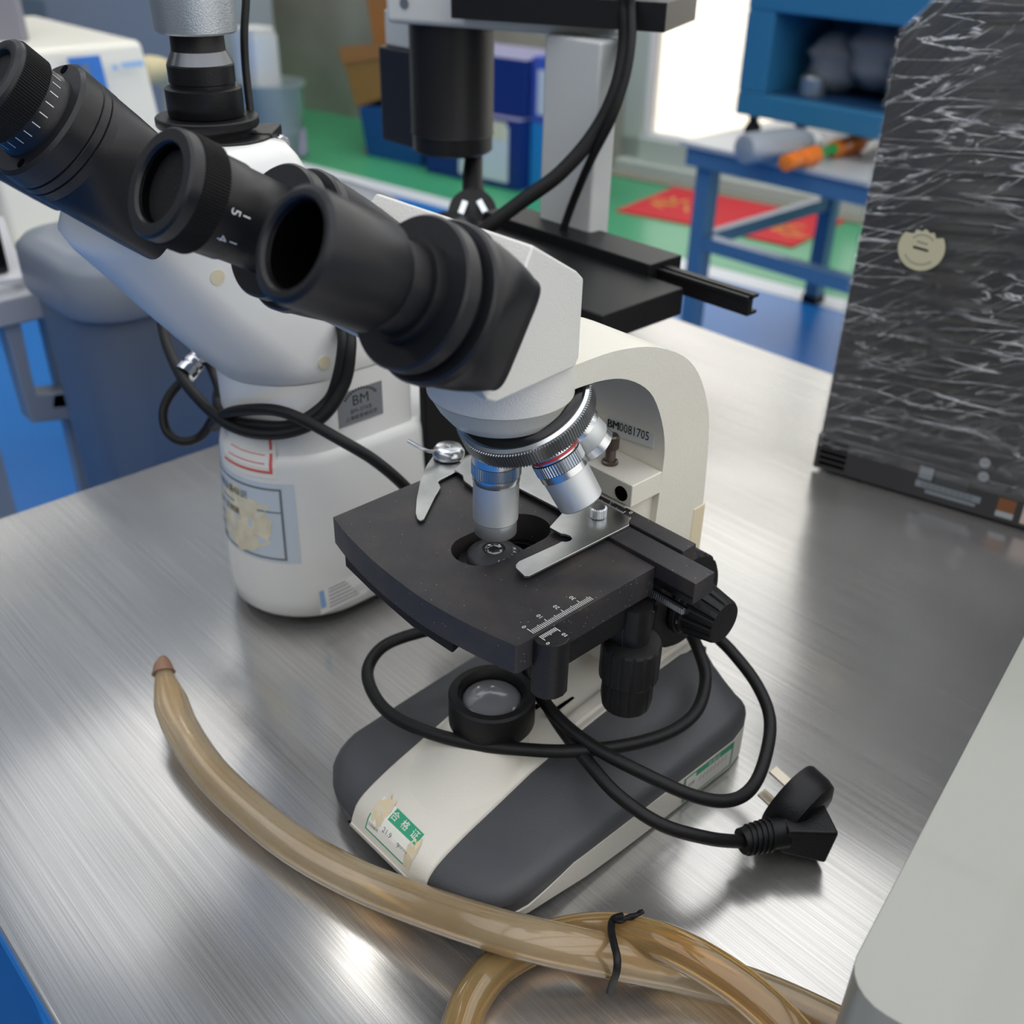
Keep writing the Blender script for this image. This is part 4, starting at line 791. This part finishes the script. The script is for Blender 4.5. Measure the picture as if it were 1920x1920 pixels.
# ================================================================== WRAPPED COMPUTER TOWER
T0 = ptz(1526,880,0); T1 = ptz(1920,996,0); TD = (T1-T0).normalized(); TN = Z.cross(TD); TW, THt, TDp = 42., 35.3, 17.
tw = thing('computer_tower', 'black computer wrapped in crinkled clear film, standing at the back of the steel table', 'computer', tuple(T0+TD*21))
def tbox(q, a, b): 
    x0,y0,z0 = a; x1,y1,z1 = b; f = lambda x,y,z: T0+TD*x+TN*y+Z*z
    return q.hexa([f(x0,y0,z0),f(x1,y0,z0),f(x1,y1,z0),f(x0,y1,z0),f(x0,y0,z1),f(x1,y0,z1),f(x1,y1,z1),f(x0,y1,z1)])
ch_ = (T0, )
q = MB(); cx9 = 5.2; q.prism([(0,.6),(TW,.6),(TW,THt+6),(cx9,THt+6),(0,THt)], T0+TN*TDp, TD, Z, -TN, 0, TDp); q.build('case', mat('case_black', '#2a2b2e', .4), tw, bevel=.2)
q = MB(); tbox(q, (-.15,-.15,.3), (TW+.15,.3,3.6)); bz = q.build('bottom_bezel', mat('bezel_grey', '#39393b', .35), tw, bevel=.12)
q = MB(); tbox(q, (1,1,0), (4,4,.6)); tbox(q, (TW-4,1,0), (TW-1,4,.6)); tbox(q, (1,TDp-4,0), (4,TDp-1,.6)); tbox(q, (TW-4,TDp-4,0), (TW-1,TDp-1,.6)); q.build('rubber_foot', rubber, tw)
q = MB(); [tbox(q, (.3,-.2,.8+k*.55), (2.6,-.12,1.1+k*.55)) for k in range(5)]; q.build('vent', bore, bz)
def film():
    m = bpy.data.materials.new('cling_film'); m.use_nodes = True; nt = m.node_tree; nt.nodes.clear()
    o = nt.nodes.new('ShaderNodeOutputMaterial'); mx = nt.nodes.new('ShaderNodeMixShader'); tr = nt.nodes.new('ShaderNodeBsdfTransparent'); gl = nt.nodes.new('ShaderNodeBsdfGlossy'); gl.inputs['Roughness'].default_value = .16; gl.inputs['Color'].default_value = (.9,.92,.95,1)
    df = nt.nodes.new('ShaderNodeBsdfDiffuse'); df.inputs['Color'].default_value = (.75,.76,.78,1); ad = nt.nodes.new('ShaderNodeMixShader'); ad.inputs[0].default_value = .25
    tc = nt.nodes.new('ShaderNodeTexCoord'); mp = nt.nodes.new('ShaderNodeMapping'); mp.inputs['Rotation'].default_value = (0, math.radians(8), math.radians(-13)); nt.links.new(tc.outputs['Object'], mp.inputs['Vector'])
    def wr(sc, sx, sz, rot, wid):
        p = nt.nodes.new('ShaderNodeMapping'); p.inputs['Rotation'].default_value = (0, math.radians(rot), 0); nt.links.new(mp.outputs[0], p.inputs['Vector'])
        p2 = nt.nodes.new('ShaderNodeMapping'); p2.inputs['Scale'].default_value = (sx, 1, sz); nt.links.new(p.outputs[0], p2.inputs['Vector'])
        n = nt.nodes.new('ShaderNodeTexNoise'); n.inputs['Scale'].default_value = sc; n.inputs['Detail'].default_value = 4; n.inputs['Distortion'].default_value = .6; nt.links.new(p2.outputs[0], n.inputs['Vector'])
        s1 = nt.nodes.new('ShaderNodeMath'); s1.operation = 'SUBTRACT'; s1.inputs[1].default_value = .5; nt.links.new(n.outputs['Fac'], s1.inputs[0])
        s2 = nt.nodes.new('ShaderNodeMath'); s2.operation = 'ABSOLUTE'; nt.links.new(s1.outputs[0], s2.inputs[0])
        s3 = nt.nodes.new('ShaderNodeMapRange'); s3.inputs['From Min'].default_value = 0; s3.inputs['From Max'].default_value = wid; s3.inputs['To Min'].default_value = 1; s3.inputs['To Max'].default_value = 0; nt.links.new(s2.outputs[0], s3.inputs['Value']); return s3.outputs[0]
    a = wr(24, .3, 2.8, -4, .02); b = wr(30, .3, 3.0, 26, .018)
    mxm = nt.nodes.new('ShaderNodeMath'); mxm.operation = 'MAXIMUM'; nt.links.new(a, mxm.inputs[0]); nt.links.new(b, mxm.inputs[1])
    n2 = nt.nodes.new('ShaderNodeTexNoise'); n2.inputs['Scale'].default_value = 11; n2.inputs['Detail'].default_value = 5; nt.links.new(mp.outputs[0], n2.inputs['Vector'])
    ml = nt.nodes.new('ShaderNodeMath'); ml.operation = 'MULTIPLY'; nt.links.new(mxm.outputs[0], ml.inputs[0]); m2 = nt.nodes.new('ShaderNodeMapRange'); m2.inputs['From Min'].default_value = .42; m2.inputs['From Max'].default_value = .68; nt.links.new(n2.outputs['Fac'], m2.inputs['Value']); nt.links.new(m2.outputs[0], ml.inputs[1])
    fc = nt.nodes.new('ShaderNodeMath'); fc.operation = 'MULTIPLY_ADD'; fc.inputs[1].default_value = .8; fc.inputs[2].default_value = .09; nt.links.new(ml.outputs[0], fc.inputs[0])  # crease highlights and a faint haze painted in through the film's mix factor
    bp = nt.nodes.new('ShaderNodeBump'); bp.inputs['Strength'].default_value = 1; bp.inputs['Distance'].default_value = .006; nt.links.new(mxm.outputs[0], bp.inputs['Height']); nt.links.new(bp.outputs['Normal'], gl.inputs['Normal'])
    nt.links.new(gl.outputs[0], ad.inputs[1]); nt.links.new(df.outputs[0], ad.inputs[2]); nt.links.new(tr.outputs[0], mx.inputs[1]); nt.links.new(ad.outputs[0], mx.inputs[2]); nt.links.new(fc.outputs[0], mx.inputs[0]); nt.links.new(mx.outputs[0], o.inputs[0]); return m
filmm = film()
# crinkled film: a fine sheet with real folds round front, side and top
q = MB(); rnd = random.Random(2)
def sheet(q, f, nu, nv):
    vs = []; fs = []
    for i in range(nu+1):
        for j in range(nv+1): vs.append(f(i/nu, j/nv))
    for i in range(nu):
        for j in range(nv): fs.append((i*(nv+1)+j,(i+1)*(nv+1)+j,(i+1)*(nv+1)+j+1,i*(nv+1)+j+1))
    q.add(vs, fs)
def wv(u, v): return .06*abs(math.sin(u*4+v*92+2*math.sin(u*7+v*3)))**6 + .05*abs(math.sin(-u*11+v*63+1.5*math.sin(v*9)))**8
sheet(q, lambda u, v: T0+TD*(u*TW)+TN*(-.25-wv(u,v))+Z*(2.6+((THt+min(1,u*TW/cx9)*6)+.25-2.6)*v), 90, 260)
sheet(q, lambda u, v: T0+TD*(-.25-wv(u+2,v))+TN*(u*TDp)+Z*(2.6+(THt+.25-2.6)*v), 20, 100)
sheet(q, lambda u, v: T0+TD*(u*TW)+TN*(-.25+v*(TDp+.3))+Z*(THt+min(1,u*TW/cx9)*6+.28+wv(u,v)*1.6), 90, 60)
q.build('plastic_wrap', filmm, tw, smoothang=80, recalc=False)
def fp(px, py, h=.3): # point on the tower's front
    r = ray(px, py); t = (T0-CL).dot(TN)/r.dot(TN); p = CL+r*t - TN*h; return p
def uvf(p): return (p-T0).dot(TD), (p-T0).z
u_, v_ = uvf(fp(1730,463)); q = MB(); out = []
for k in range(40):
    a = 2*PI*k/40; rr = 1.72
    if 40 < math.degrees(a) < 140: rr = 1.35+.12*math.sin(k*2.1)
    out.append((u_+rr*math.cos(a), v_+rr*math.sin(a)))
q.prism(out, T0-TN*.36, TD, Z, -TN, 0, .03, [[(u_-.62,v_-.12),(u_+.55,v_-.22),(u_+.55,v_-.02),(u_-.62,v_+.1)]]); sl2 = q.build('warranty_seal', mat('seal_cream', '#c9c5a8', .6), tw, smoothang=0, recalc=True, label='round torn cream seal')
q = MB(); 
for k in range(9): 
    a = math.radians(135-k*11); q.obox(T0+TD*(u_+1.0*math.cos(a))+Z*(v_+1.0*math.sin(a))-TN*.4, TD*.05, Z*.06, TN*.008)
for k in range(12):
    a = math.radians(215+k*9); q.obox(T0+TD*(u_+1.25*math.cos(a))+Z*(v_+1.25*math.sin(a))-TN*.4, TD*.05, Z*.06, TN*.008)
for k in range(5): q.obox(T0+TD*(u_-.35+k*.17)+Z*(v_+.45-k*.02)-TN*.4, TD*.045, Z*.08, TN*.008)
q.build('seal_print', greyink, sl2, smoothang=0)
def fq(q, a, b, h=.32):
    (x0,z0),(x1,z1) = uvf(fp(*a)), uvf(fp(*b)); f = lambda x,z: T0+TD*x+Z*z-TN*h
    q.add([f(x0,z1),f(x1,z1),f(x1,z0),f(x0,z0)], [(0,1,2,3)])
ub, vb = uvf(fp(1720,893)); ux_, vx_ = uvf(fp(1842,928))
def frect(q, x0, z0, x1, z1, h): 
    f = lambda x,z: T0+TD*x+Z*z-TN*h; q.add([f(x0,z0),f(x1,z0),f(x1,z1),f(x0,z1)], [(0,1,2,3)])
q = MB(); frect(q, ub, 1.35, ux_, 1.95, .2); frect(q, ub+.9, .95, ux_-.3, 1.25, .2); frect(q, ub+.1, 2.15, ub+1.2, 3.3, .2); q.build('barcode_label', mat('worn_silver_label', '#8d959c', .5), bz, smoothang=0, recalc=False)
q = MB(); [frect(q, ub+.5+k*.16, 1.42, ub+.5+k*.16+(.05 if k % 3 else .09), 1.9, .22) for k in range(int((ux_-ub-1)/.16))]; [frect(q, ub+1.4, 2.2+k*.28, ux_-1.2, 2.28+k*.28, .2) for k in range(4)]; q.build('barcode', greyink, bz, smoothang=0, recalc=False)
q = MB()
for p in ((1848,866),(1845,892)):
    a, b = uvf(fp(*p)); q.lathe([(.3,0),(.42,0),(.42,.02),(.3,.02)], T0+TD*a+Z*b-TN*.2, -TN, 28); q.lathe([(.12,0),(.12,.02)], T0+TD*a+Z*b-TN*.2, -TN, 16)
q.build('approval_mark', mat('mark_grey', '#a3a8ac', .5), bz, smoothang=0)
a, b = uvf(fp(1868,955)); q = MB(); frect(q, a, .75, a+1.35, 1.25, .2); q.build('sticker', mat('sticker_pale', '#b9bfc0', .5), bz, smoothang=0, recalc=False)
q = MB(); frect(q, a, 1.25, a+1.35, 2.45, .2); q.build('sticker', mat('sticker_brown', '#8a5a3c', .5), bz, smoothang=0, recalc=False)
a, b = uvf(fp(1905,965)); q = MB(); frect(q, a+.4, .7, a+2.4, 2.8, .2); q.build('sticker', mat('sticker_pink', '#dcc9c0', .5), bz, smoothang=0, recalc=False)
# ================================================================== PALE METAL CASE ON THE RIGHT
WA = ptz(1574,1852,12); WB = ptz(1921,1190,12); WD = (WB-WA).normalized(); WN = WD.cross(Z)
out = rrect(46, 46, 1.6, 6, 23, 23)
cs = thing('instrument_case', 'large plain pale grey metal case cut off by the picture edge, beside the amber hose', 'case', tuple(Vector((WA.x,WA.y,0))+WN*23+WD*32))
q = MB(); q.prism([(a,b) for a,b in out], Vector((WA.x,WA.y,0))-WD*.0, WN, WD, Z, .7, 12); q.build('housing', greyout, cs, bevel=.22, seg=3)
for (a, b) in ((3,3),(43,3),(3,43),(43,43)):
    q = MB(); q.lathe([(1.2,0),(1.3,.8)], Vector((WA.x,WA.y,0))+WN*a+WD*b, Z, 24); q.build('rubber_foot', rubber, cs)
# ================================================================== BACKGROUND
blueb = mat('blue_steel_paint', '#4a7295', .35, coat=.2); bluec = mat('blue_cabinet_paint', '#2f7299', .4)
bt = thing('side_table', 'low blue steel table with a grey top by the glazed door', 'table', (-90, 253, -80))
q = MB(); q.box((-158,214,-18.6),(-10,293,-17.2)); q.build('table_top', mat('grey_laminate', '#b4b7b8', .3), bt, bevel=.2)
q = MB(); q.box((-156,215,-23.6),(-12,218,-18.6)); q.box((-156,289,-23.6),(-12,292,-18.6)); q.box((-156,218,-23.6),(-153,289,-18.6)); q.build('frame', blueb, bt)
for (lx, ly) in ((-153,216.5),(-153,286),(-20,216.5),(-20,286)):
    q = MB(); q.box((lx,ly,-78),(lx+5,ly+5,-18.6)); lg = q.build('leg', blueb, bt, bevel=.2)
    q = MB(); q.box((lx-.3,ly-.3,-80),(lx+5.3,ly+5.3,-77)); q.build('foot_cap', rubber, lg)
q = MB(); q.box((-148,217,-47),(-20,221,-43)); q.box((-152,221,-47),(-149,286,-43)); q.build('stretcher', blueb, bt)
cb = thing('tool_cabinet', 'blue open-fronted metal cabinet on castors standing on the low blue table', 'cabinet', (-115, 245, -17.2))
cx0 = pty(1377,213,228).x; zf = pty(1377,213,228).z; zo = pty(1430,178,228).z; zo1 = pty(1440,22,228).z; zo2 = zo1
cx1 = cx0+62; ox0 = pty(1432,178,228).x
q = MB(); q.box((cx0,228,zf),(cx1,262,zo)); q.box((cx0,228,zo),(ox0,262,zo1)); q.box((cx1-6,228,zo),(cx1,262,zo1)); q.box((cx0,228,zo1),(cx1,262,zo1+9)); q.box((cx0,258,zo),(cx1,262,zo1)); q.box((cx0,228,zo1+9),(cx1,262,zo1+40)); q.build('carcass', bluec, cb, bevel=.5)
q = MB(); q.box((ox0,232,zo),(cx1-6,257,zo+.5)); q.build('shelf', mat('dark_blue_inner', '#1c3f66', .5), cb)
for (lx, ly) in ((cx0+4,232),(cx1-6,232),(cx0+4,257),(cx1-6,257)):
    q = MB(); q.lathe([(2.4,-1.2),(2.4,1.2)], (lx,ly,-14.8), X, 24); q.box((lx-1,ly-1,-14.5),(lx+1,ly+1,zf+.2)); q.build('castor', rubber, cb)
bag = mat('clear_plastic_bag', '#cfd4da', .25, trans=.75, ior=1.1, bump=1, bscale=25)
q = MB()
for (x, y, z, r) in ((ox0+12,243,zo+9,8),(ox0+24,244,zo+12,9),(ox0+37,243,zo+9,9)): q.lathe([(r*math.sin(PI*k/10)*(1+.12*math.sin(k*2.3)), -r*math.cos(PI*k/10)) for k in range(11)], (x,y,z-.5), Z, 24, mod=lambda i, j: .5*math.sin(j*1.3+i))
tag(q.build('plastic_bag', bag, smoothang=60), 'crumpled clear plastic bag inside the blue cabinet', 'bag')
q = MB(); q.lathe([(3.4,0),(3.6,.5),(3.6,4.5),(3.2,5)], (ox0+10,236,zo+.5), Z, 32); tag(q.build('metal_tin', mat('tin', '#9da3a8', .3, .7)), 'small grey tin at the front of the blue cabinet shelf', 'tin')
btl = thing('water_bottle', 'grey translucent bottle lying on the low blue table under the cabinet', 'bottle', tuple(ptz(1440,285,-17.2)))
p0 = ptz(1392,280,-13.2); p1 = ptz(1530,262,-13.2); dv = (p1-p0).normalized(); Lb = (p1-p0).length
q = MB(); q.lathe([(2,0),(3.6,.5),(4,2),(4,Lb*.6),(3.6,Lb*.75),(1.8,Lb*.92)], p0, dv, 32); q.build('bottle_body', mat('grey_bottle', '#b7bfc6', .2, trans=.4), btl, smoothang=50)
q = MB(); q.lathe([(2,Lb*.92),(2,Lb*1.05)], p0, dv, 24); q.build('bottle_cap', ink, btl)
hcn = thing('hose_connector', 'orange and green hose coupling with a cream hose, lying on the low blue table', 'connector', tuple(ptz(1540,300,-17.2)))
n0, n1_ = ptz(1472,306,-15), ptz(1612,266,-15); dv = (n1_-n0).normalized(); Ln = (n1_-n0).length; orange = mat('orange_plastic', '#e87a22', .4); greenp = mat('green_plastic', '#2f8f4a', .4)
q = MB(); q.lathe([(1.2,0),(2.1,.3),(2.1,Ln*.17),(1.6,Ln*.19),(2.3,Ln*.2),(2.3,Ln*.38)], n0, dv, 32); q.build('collar', orange, hcn); q = MB(); q.lathe([(2.2,Ln*.62),(2.3,Ln*.64),(2.2,Ln*.8),(1.8,Ln*.82),(2.3,Ln*.84),(2.3,Ln*1.0)], n0, dv, 32); q.build('collar', orange, hcn)
q = MB(); q.lathe([(1.7,Ln*.38),(1.3,Ln*.45),(1.3,Ln*.55),(1.7,Ln*.62)], n0, dv, 32); q.build('joint', greenp, hcn)
q = MB(); q.tube([n0+dv*Ln, n0+dv*(Ln+6)+Z*.6, ptz(1700,235,-15.5)], 1.3, n=14); q.build('hose_end', mat('cream_hose', '#d8cfae', .4), hcn)
redm = mat('red_mat', '#d8323c', .7); gold = mat('gold_print', '#e0a63c', .5)
def floormat(pts, label, marks):
    t = thing('door_mat', label, 'mat', tuple(sum((ptz(a,b,-80) for a,b in pts), Vector())/len(pts)))
    q = MB(); P3 = [ptz(a,b,-80) for a,b in pts]; q.prism([(p.x,p.y) for p in P3], (0,0,0), X, Y, Z, -80, -79.2); q.build('mat_body', redm, t)
    q = MB(); c = ptz(marks[0],marks[1],-79.15); rnd = random.Random(marks[0])
    for k in range(9): a = rnd.uniform(0,PI); q.obox(c+Vector((rnd.uniform(-9,9),rnd.uniform(-9,9),0)), Vector((math.cos(a),math.sin(a),0))*rnd.uniform(3,7), Vector((-math.sin(a),math.cos(a),0))*.7, Z*.05)
    q.build('gold_pattern', gold, t)
floormat([(1155,397),(1288,344),(1490,383),(1345,432)], 'red door mat with a gold pattern, farther from the blue table\'s rear leg', (1262,383))
floormat([(1360,437),(1500,388),(1592,412),(1485,465)], 'red door mat with a gold pattern seen between the blue table\'s legs', (1475,432))
# cartons at the wall
def carton(name, label, a, b, m, group=None, cat='box'):
    t = thing(name, label, cat, rm((a[0]+b[0])/2,(a[1]+b[1])/2,a[2]), group); q = MB(); rbox(q, a, b); q.build('carton_body', m, t, bevel=.4); return t
navy = mat('navy_print', '#16307a', .4); purp = mat('lilac_lid', '#a9a8cc', .5); cyan = mat('cyan_card', '#2f94dc', .4); kraft = mat('kraft_card', '#b07a45', .7); kraft2 = mat('kraft_card_light', '#a5793f', .7); whitec = mat('white_card', '#dfe3ee', .5); deep = mat('deep_blue_card', '#17508f', .5)
t = carton('blue_carton', 'lower blue carton with a large white label, on the green floor', (-331,358,-80), (-273,392,-48.5), navy)
q = MB(); rbox(q, (-309,357.7,-77), (-279,358,-52)); q.build('white_label', whitec, t); q = MB(); rbox(q, (-296,357.4,-58), (-280,357.7,-50)); q.build('cream_label', mat('cream_card', '#ece2c6', .6), t)
q = MB(); rbox(q, (-331,358,-48.6), (-273,392,-48.2)); q.build('lid', purp, t)
t = carton('blue_carton', 'upper navy carton with a coloured picture, stacked on the lower blue carton', (-345,362,-48.2), (-273,396,-23.5), navy)
q = MB(); rbox(q, (-309,361.7,-44), (-292,362,-31)); q.build('picture', mat('violet_print', '#7a5a92', .6, var=.5, vscale=12, var2='#8f9a55'), t); q = MB(); rbox(q, (-312,361.7,-30), (-298,362,-26)); q.build('print_band', mat('pale_print', '#9fb0d0', .6), t)
q = MB(); rbox(q, (-345,362,-23.6), (-273,396,-23.2)); q.build('lid', purp, t)
t = carton('blue_carton', 'blue and white carton standing upright on the cyan one', (-272.5,366,-50), (-255,392,-22), mat('mid_blue_card', '#4a63c4', .5)); q = MB(); rbox(q, (-269,365.7,-46), (-258,366,-27)); q.build('white_label', whitec, t)
carton('cyan_carton', 'bright cyan carton under the blue and white upright one', (-272.5,366,-80), (-255,392,-50), cyan)
def rpt(px, py, yr):
    r = ray(px, py); return CL + r*((yr-CL.dot(RY))/r.dot(RY))
def pxbox(q, pts, yr, dep):   # front face seen at four picture points, on the plane yr, going back dep
    F4 = [rpt(a, b, yr) for a, b in pts]; q.hexa([F4[3],F4[2],F4[2]+RY*dep,F4[3]+RY*dep,F4[0],F4[1],F4[1]+RY*dep,F4[0]+RY*dep])
t = thing('blue_carton', 'plain deep blue carton under the tilted brown box', 'box', tuple(rpt(720,280,362))); q = MB(); pxbox(q, ((672,200),(790,208),(790,330),(690,300)), 364, 26); q.build('carton_body', deep, t, bevel=.3)
t = thing('cardboard_box', 'brown cardboard box tilted on the deep blue carton', 'box', tuple(rpt(690,200,366))); q = MB(); pxbox(q, ((636,92),(724,84),(738,176),(668,203)), 366, 22); q.build('carton_body', kraft2, t, bevel=.3)
q = MB(); pxbox(q, ((634,88),(722,80),(726,108),(642,120)), 365.2, 1.2); q.build('flap', kraft, t)
t = thing('cardboard_box', 'upper brown cardboard box leaning against the grey wall', 'box', tuple(rpt(735,84,388))); q = MB(); pxbox(q, ((684,-20),(812,-10),(806,76),(700,84)), 392, 24); q.build('carton_body', kraft, t, bevel=.3)
q = MB(); q.obox(ptz(730,286,-79.7), Vector((10,9,0)), Vector((-1.4,1.5,0)), Z*.15); tag(q.build('red_strip', redm), 'strip of red paper on the green floor by the cartons', 'paper')
# tub and jar
tp = ptz(522,292,-80)
q = MB(); q.lathe([(11.5,.3),(12.5,0),(13.2,.8),(15.2,34),(16.6,34.4),(16.8,36.2),(16.2,36.4),(15.5,35.6),(13,1.5),(.1,1.2)], tp, Z, 48, cap=False); tag(q.build('plastic_tub', mat('translucent_tub', '#c7d8da', .3, trans=.55, ior=1.1), smoothang=50), 'round translucent plastic tub on the green floor', 'tub')
q = MB(); q.prism(rrect(26,22,4,4), tp+Z*1.2+Vector((-8,-4,0))*0, RX, RY, Z, 0, 12); tag(q.build('cleaning_cloth', mat('lilac_cloth', '#b3a6c8', .9, bump=1, bscale=40)), 'lilac cloth lying inside the translucent tub', 'cloth')
jp = tp + RX*-9 + Z*13.3
t = thing('canister', 'white plastic canister standing in the translucent tub', 'canister', tuple(jp)); q = MB(); q.prism(rrect(18,16,3,4), jp, RX, RY, Z, 0, 44); q.build('canister_body', mat('white_plastic', '#e4ebee', .35), t, bevel=1); q = MB(); q.prism(rrect(17,15,4,4), jp, RX, RY, Z, 44, 47); q.build('lid', ink, t, bevel=.5)
# pale locker at the far left, and the cream bench instrument
def rpl(px, py, yr):
    r = ray(px, py); t = (yr-CL.dot(RY))/r.dot(RY); p = CL+r*t; return p.dot(RX), p.z
xl, _ = rpl(385, 40, 330); lk = thing('locker', 'pale grey blue locker standing against the far wall', 'locker', rm(xl-60,350,-80))
q = MB(); rbox(q, (xl-190,330,-80), (xl,375,110)); q.build('locker_body', mat('pale_blue_steel', '#a9b2bb', .35), lk, bevel=.5)
vx, vz = rpl(68,38,330); q = MB(); rbox(q, (vx-14,329,vz-30), (vx+13,330.2,vz+12)); q.build('vent_panel', mat('slate_panel', '#7f8f99', .4), lk, bevel=.3)
CX = -150.
fT0, fT1 = ptx(83,100,CX), ptx(262,84,CX); fB = ptx(300,235,CX)
y0c, y1c = fT0.y-12, fT1.y+1; zt3 = (fT0.z+fT1.z)/2+.6; 
ci = thing('bench_instrument', 'cream laboratory instrument with a blue control panel behind the eyepieces', 'instrument', (CX-22,(y0c+y1c)/2,zt3-30))
q = MB(); q.hexa([(CX-46,y0c,zt3-30),(CX+2.5,y0c,zt3-30),(CX+2.5,y1c+1.5,zt3-30),(CX-46,y1c+1.5,zt3-30),(CX-46,y0c,zt3),(CX-1,y0c,zt3),(CX-1,y1c,zt3),(CX-46,y1c,zt3)]); q.build('instrument_body', mat('warm_white_plastic', '#ebe8da', .4), ci, bevel=1.2, seg=4)
def cpl(q, pts, h): P3 = [ptx(a,b,CX+h) for a,b in pts]; q.add(P3, [tuple(range(len(pts)))]); 
q = MB(); P3 = [ptx(a,b,CX+1.2) for a,b in ((125,108),(184,103),(203,178),(146,182))]; q.loft([P3, [p+X*.6 for p in P3]]); q.build('control_panel', mat('panel_blue', '#3f7fd0', .4), ci, smoothang=0)
q = MB(); P3 = [ptx(a,b,CX+2.2) for a,b in ((150,122),(165,121),(170,142),(156,143))]; q.loft([P3, [p+X*.3 for p in P3]]); q.build('display', mat('display_grey', '#6f7f96', .3), ci, smoothang=0)
q = MB(); P3 = [ptx(a,b,CX+1.6) for a,b in ((226,117),(266,112),(270,124),(230,128))]; q.loft([P3, [p+X*.2 for p in P3]]); P3 = [ptx(a,b,CX+1.6) for a,b in ((209,122),(218,120),(222,131),(212,133))]; q.loft([P3, [p+X*.2 for p in P3]]); q.build('maker_mark', mat('mark_pale_blue', '#a9c8e8', .5), ci, smoothang=0)
lbn = thing('lab_bench', 'pale bench carrying the cream instrument', 'bench', (CX-20,60,-80)); q = MB(); q.box((CX-60,y0c-20,zt3-34),(CX+8,y1c+10,zt3-30.05)); q.build('bench_top', white2, lbn, bevel=.3)
for (a, b) in ((CX-58,y0c-18),(CX+2,y0c-18),(CX-58,y1c+4),(CX+2,y1c+4)): q = MB(); q.box((a,b,-80),(a+4,b+4,zt3-34)); q.build('leg', white2, lbn)
q = MB(); pts = [Vector((CX-8,y1c-.5,zt3-6)), Vector((CX-8,y1c+5,zt3-6)), ptd(322,150,212), ptd(332,185,212), ptd(332,250,212), ptd(330,330,212)]; q.tube(pts, lambda t: 2.3+.25*math.sin(t*160), n=16, sub=16); tag(q.build('corrugated_hose', mat('beige_hose', '#cbbf95', .5), smoothang=60), 'beige corrugated hose hanging beside the cream instrument', 'hose')
# tall plastic bin, cart, papers and the black device at the left edge
bn = thing('storage_bin', 'slate blue plastic bin with rounded corners standing behind the left table edge', 'bin', (-66,24,-80))
def bring(g, z, x0=-79, x1=-62, y0=6, y1=44): return [(x,y,z) for x,y in rrect((x1-x0)+2*g, (y1-y0)+2*g, 5, 6, (x0+x1)/2, (y0+y1)/2)]
slate = mat('slate_blue_plastic', '#5c6470', .4)
q = MB(); q.loft([bring(-3,-80), bring(-2,-79), bring(0,8)]); q.build('bin_body', slate, bn, smoothang=50)
q = MB(); q.loft([bring(.6,8), bring(.8,8.6), bring(.8,12.4), bring(.2,13.2), bring(-2,13.6)]); q.build('bin_lid', mat('slate_lid', '#767d87', .35), bn, smoothang=50)
ct = thing('trolley', 'grey trolley with a rectangular handle opening at the left edge', 'trolley', tuple(Vector((ptx(60,600,-84).x, ptx(60,600,-84).y, -80))))
greyp = mat('grey_plastic', '#8b929b', .4)
HX = -84.
def hx(a, b): p = ptx(a,b,HX); return (p.y, p.z)
q = MB(); q.prism([hx(-6,560),hx(102,545),hx(146,786),hx(60,794)], (0,0,0), Y, Z, X, HX-3, HX, [[hx(37,597),hx(94,592),hx(134,735),hx(68,741)]]); q.build('handle', greyp, ct, bevel=.3)
tz_ = ptx(50,548,HX).z; ty = ptx(50,548,HX).y
q = MB(); q.box((HX-50, ty-20, tz_-3.2),(HX+.5, ptx(103,545,HX).y+.4, tz_)); q.build('top_board', mat('pale_grey_top', '#a7a9ae', .4), ct, bevel=.4)
q = MB(); q.box((HX-46, ty-16, -80),(HX-43, ty-13, tz_-3)); q.box((HX-46, ty+1, -80),(HX-43, ty+4, tz_-3)); q.box((HX-5, ty-18, -80),(HX-3, ty-15, tz_-3)); q.box((HX-5, ty+2, -80),(HX-3, ty+4, tz_-3)); q.build('leg', greyp, ct)
pz = tz_
for k, (rot_, dx) in enumerate(((.1,0),(-.28,-1))):
    q = MB(); ca, sa = math.cos(rot_), math.sin(rot_); c = Vector((HX-14+dx, ty-2.5, pz+.35)); q.obox(c, Vector((ca,sa,0))*13, Vector((-sa,ca,0))*6.5, Z*.34); pz += .7
    tag(q.build('paper_stack', mat('grey_white_paper_%d' % k, '#c9c9cc', .7)), ('lower ' if k == 0 else 'upper crosswise ')+'sheaf of white paper on the grey trolley', 'paper')
q = MB(); q.box((HX-40, ty-14, pz+.02),(HX-3, ty-.2, pz+9)); bd_ = q.build('black_device', blackg, bevel=.4); tag(bd_, 'glossy black box on the papers at the left edge', 'device')
# grey screen at the far upper left
sp_ = ptd(10,20,170); q = MB(); q.obox(sp_-R_*6, R_*8.6, F_*1.2, (U_*.97+R_*-.22)*9); tag(q.build('screen', mat('grey_screen', '#77767f', .5), bevel=.4), 'dull grey screen corner at the top left', 'screen')
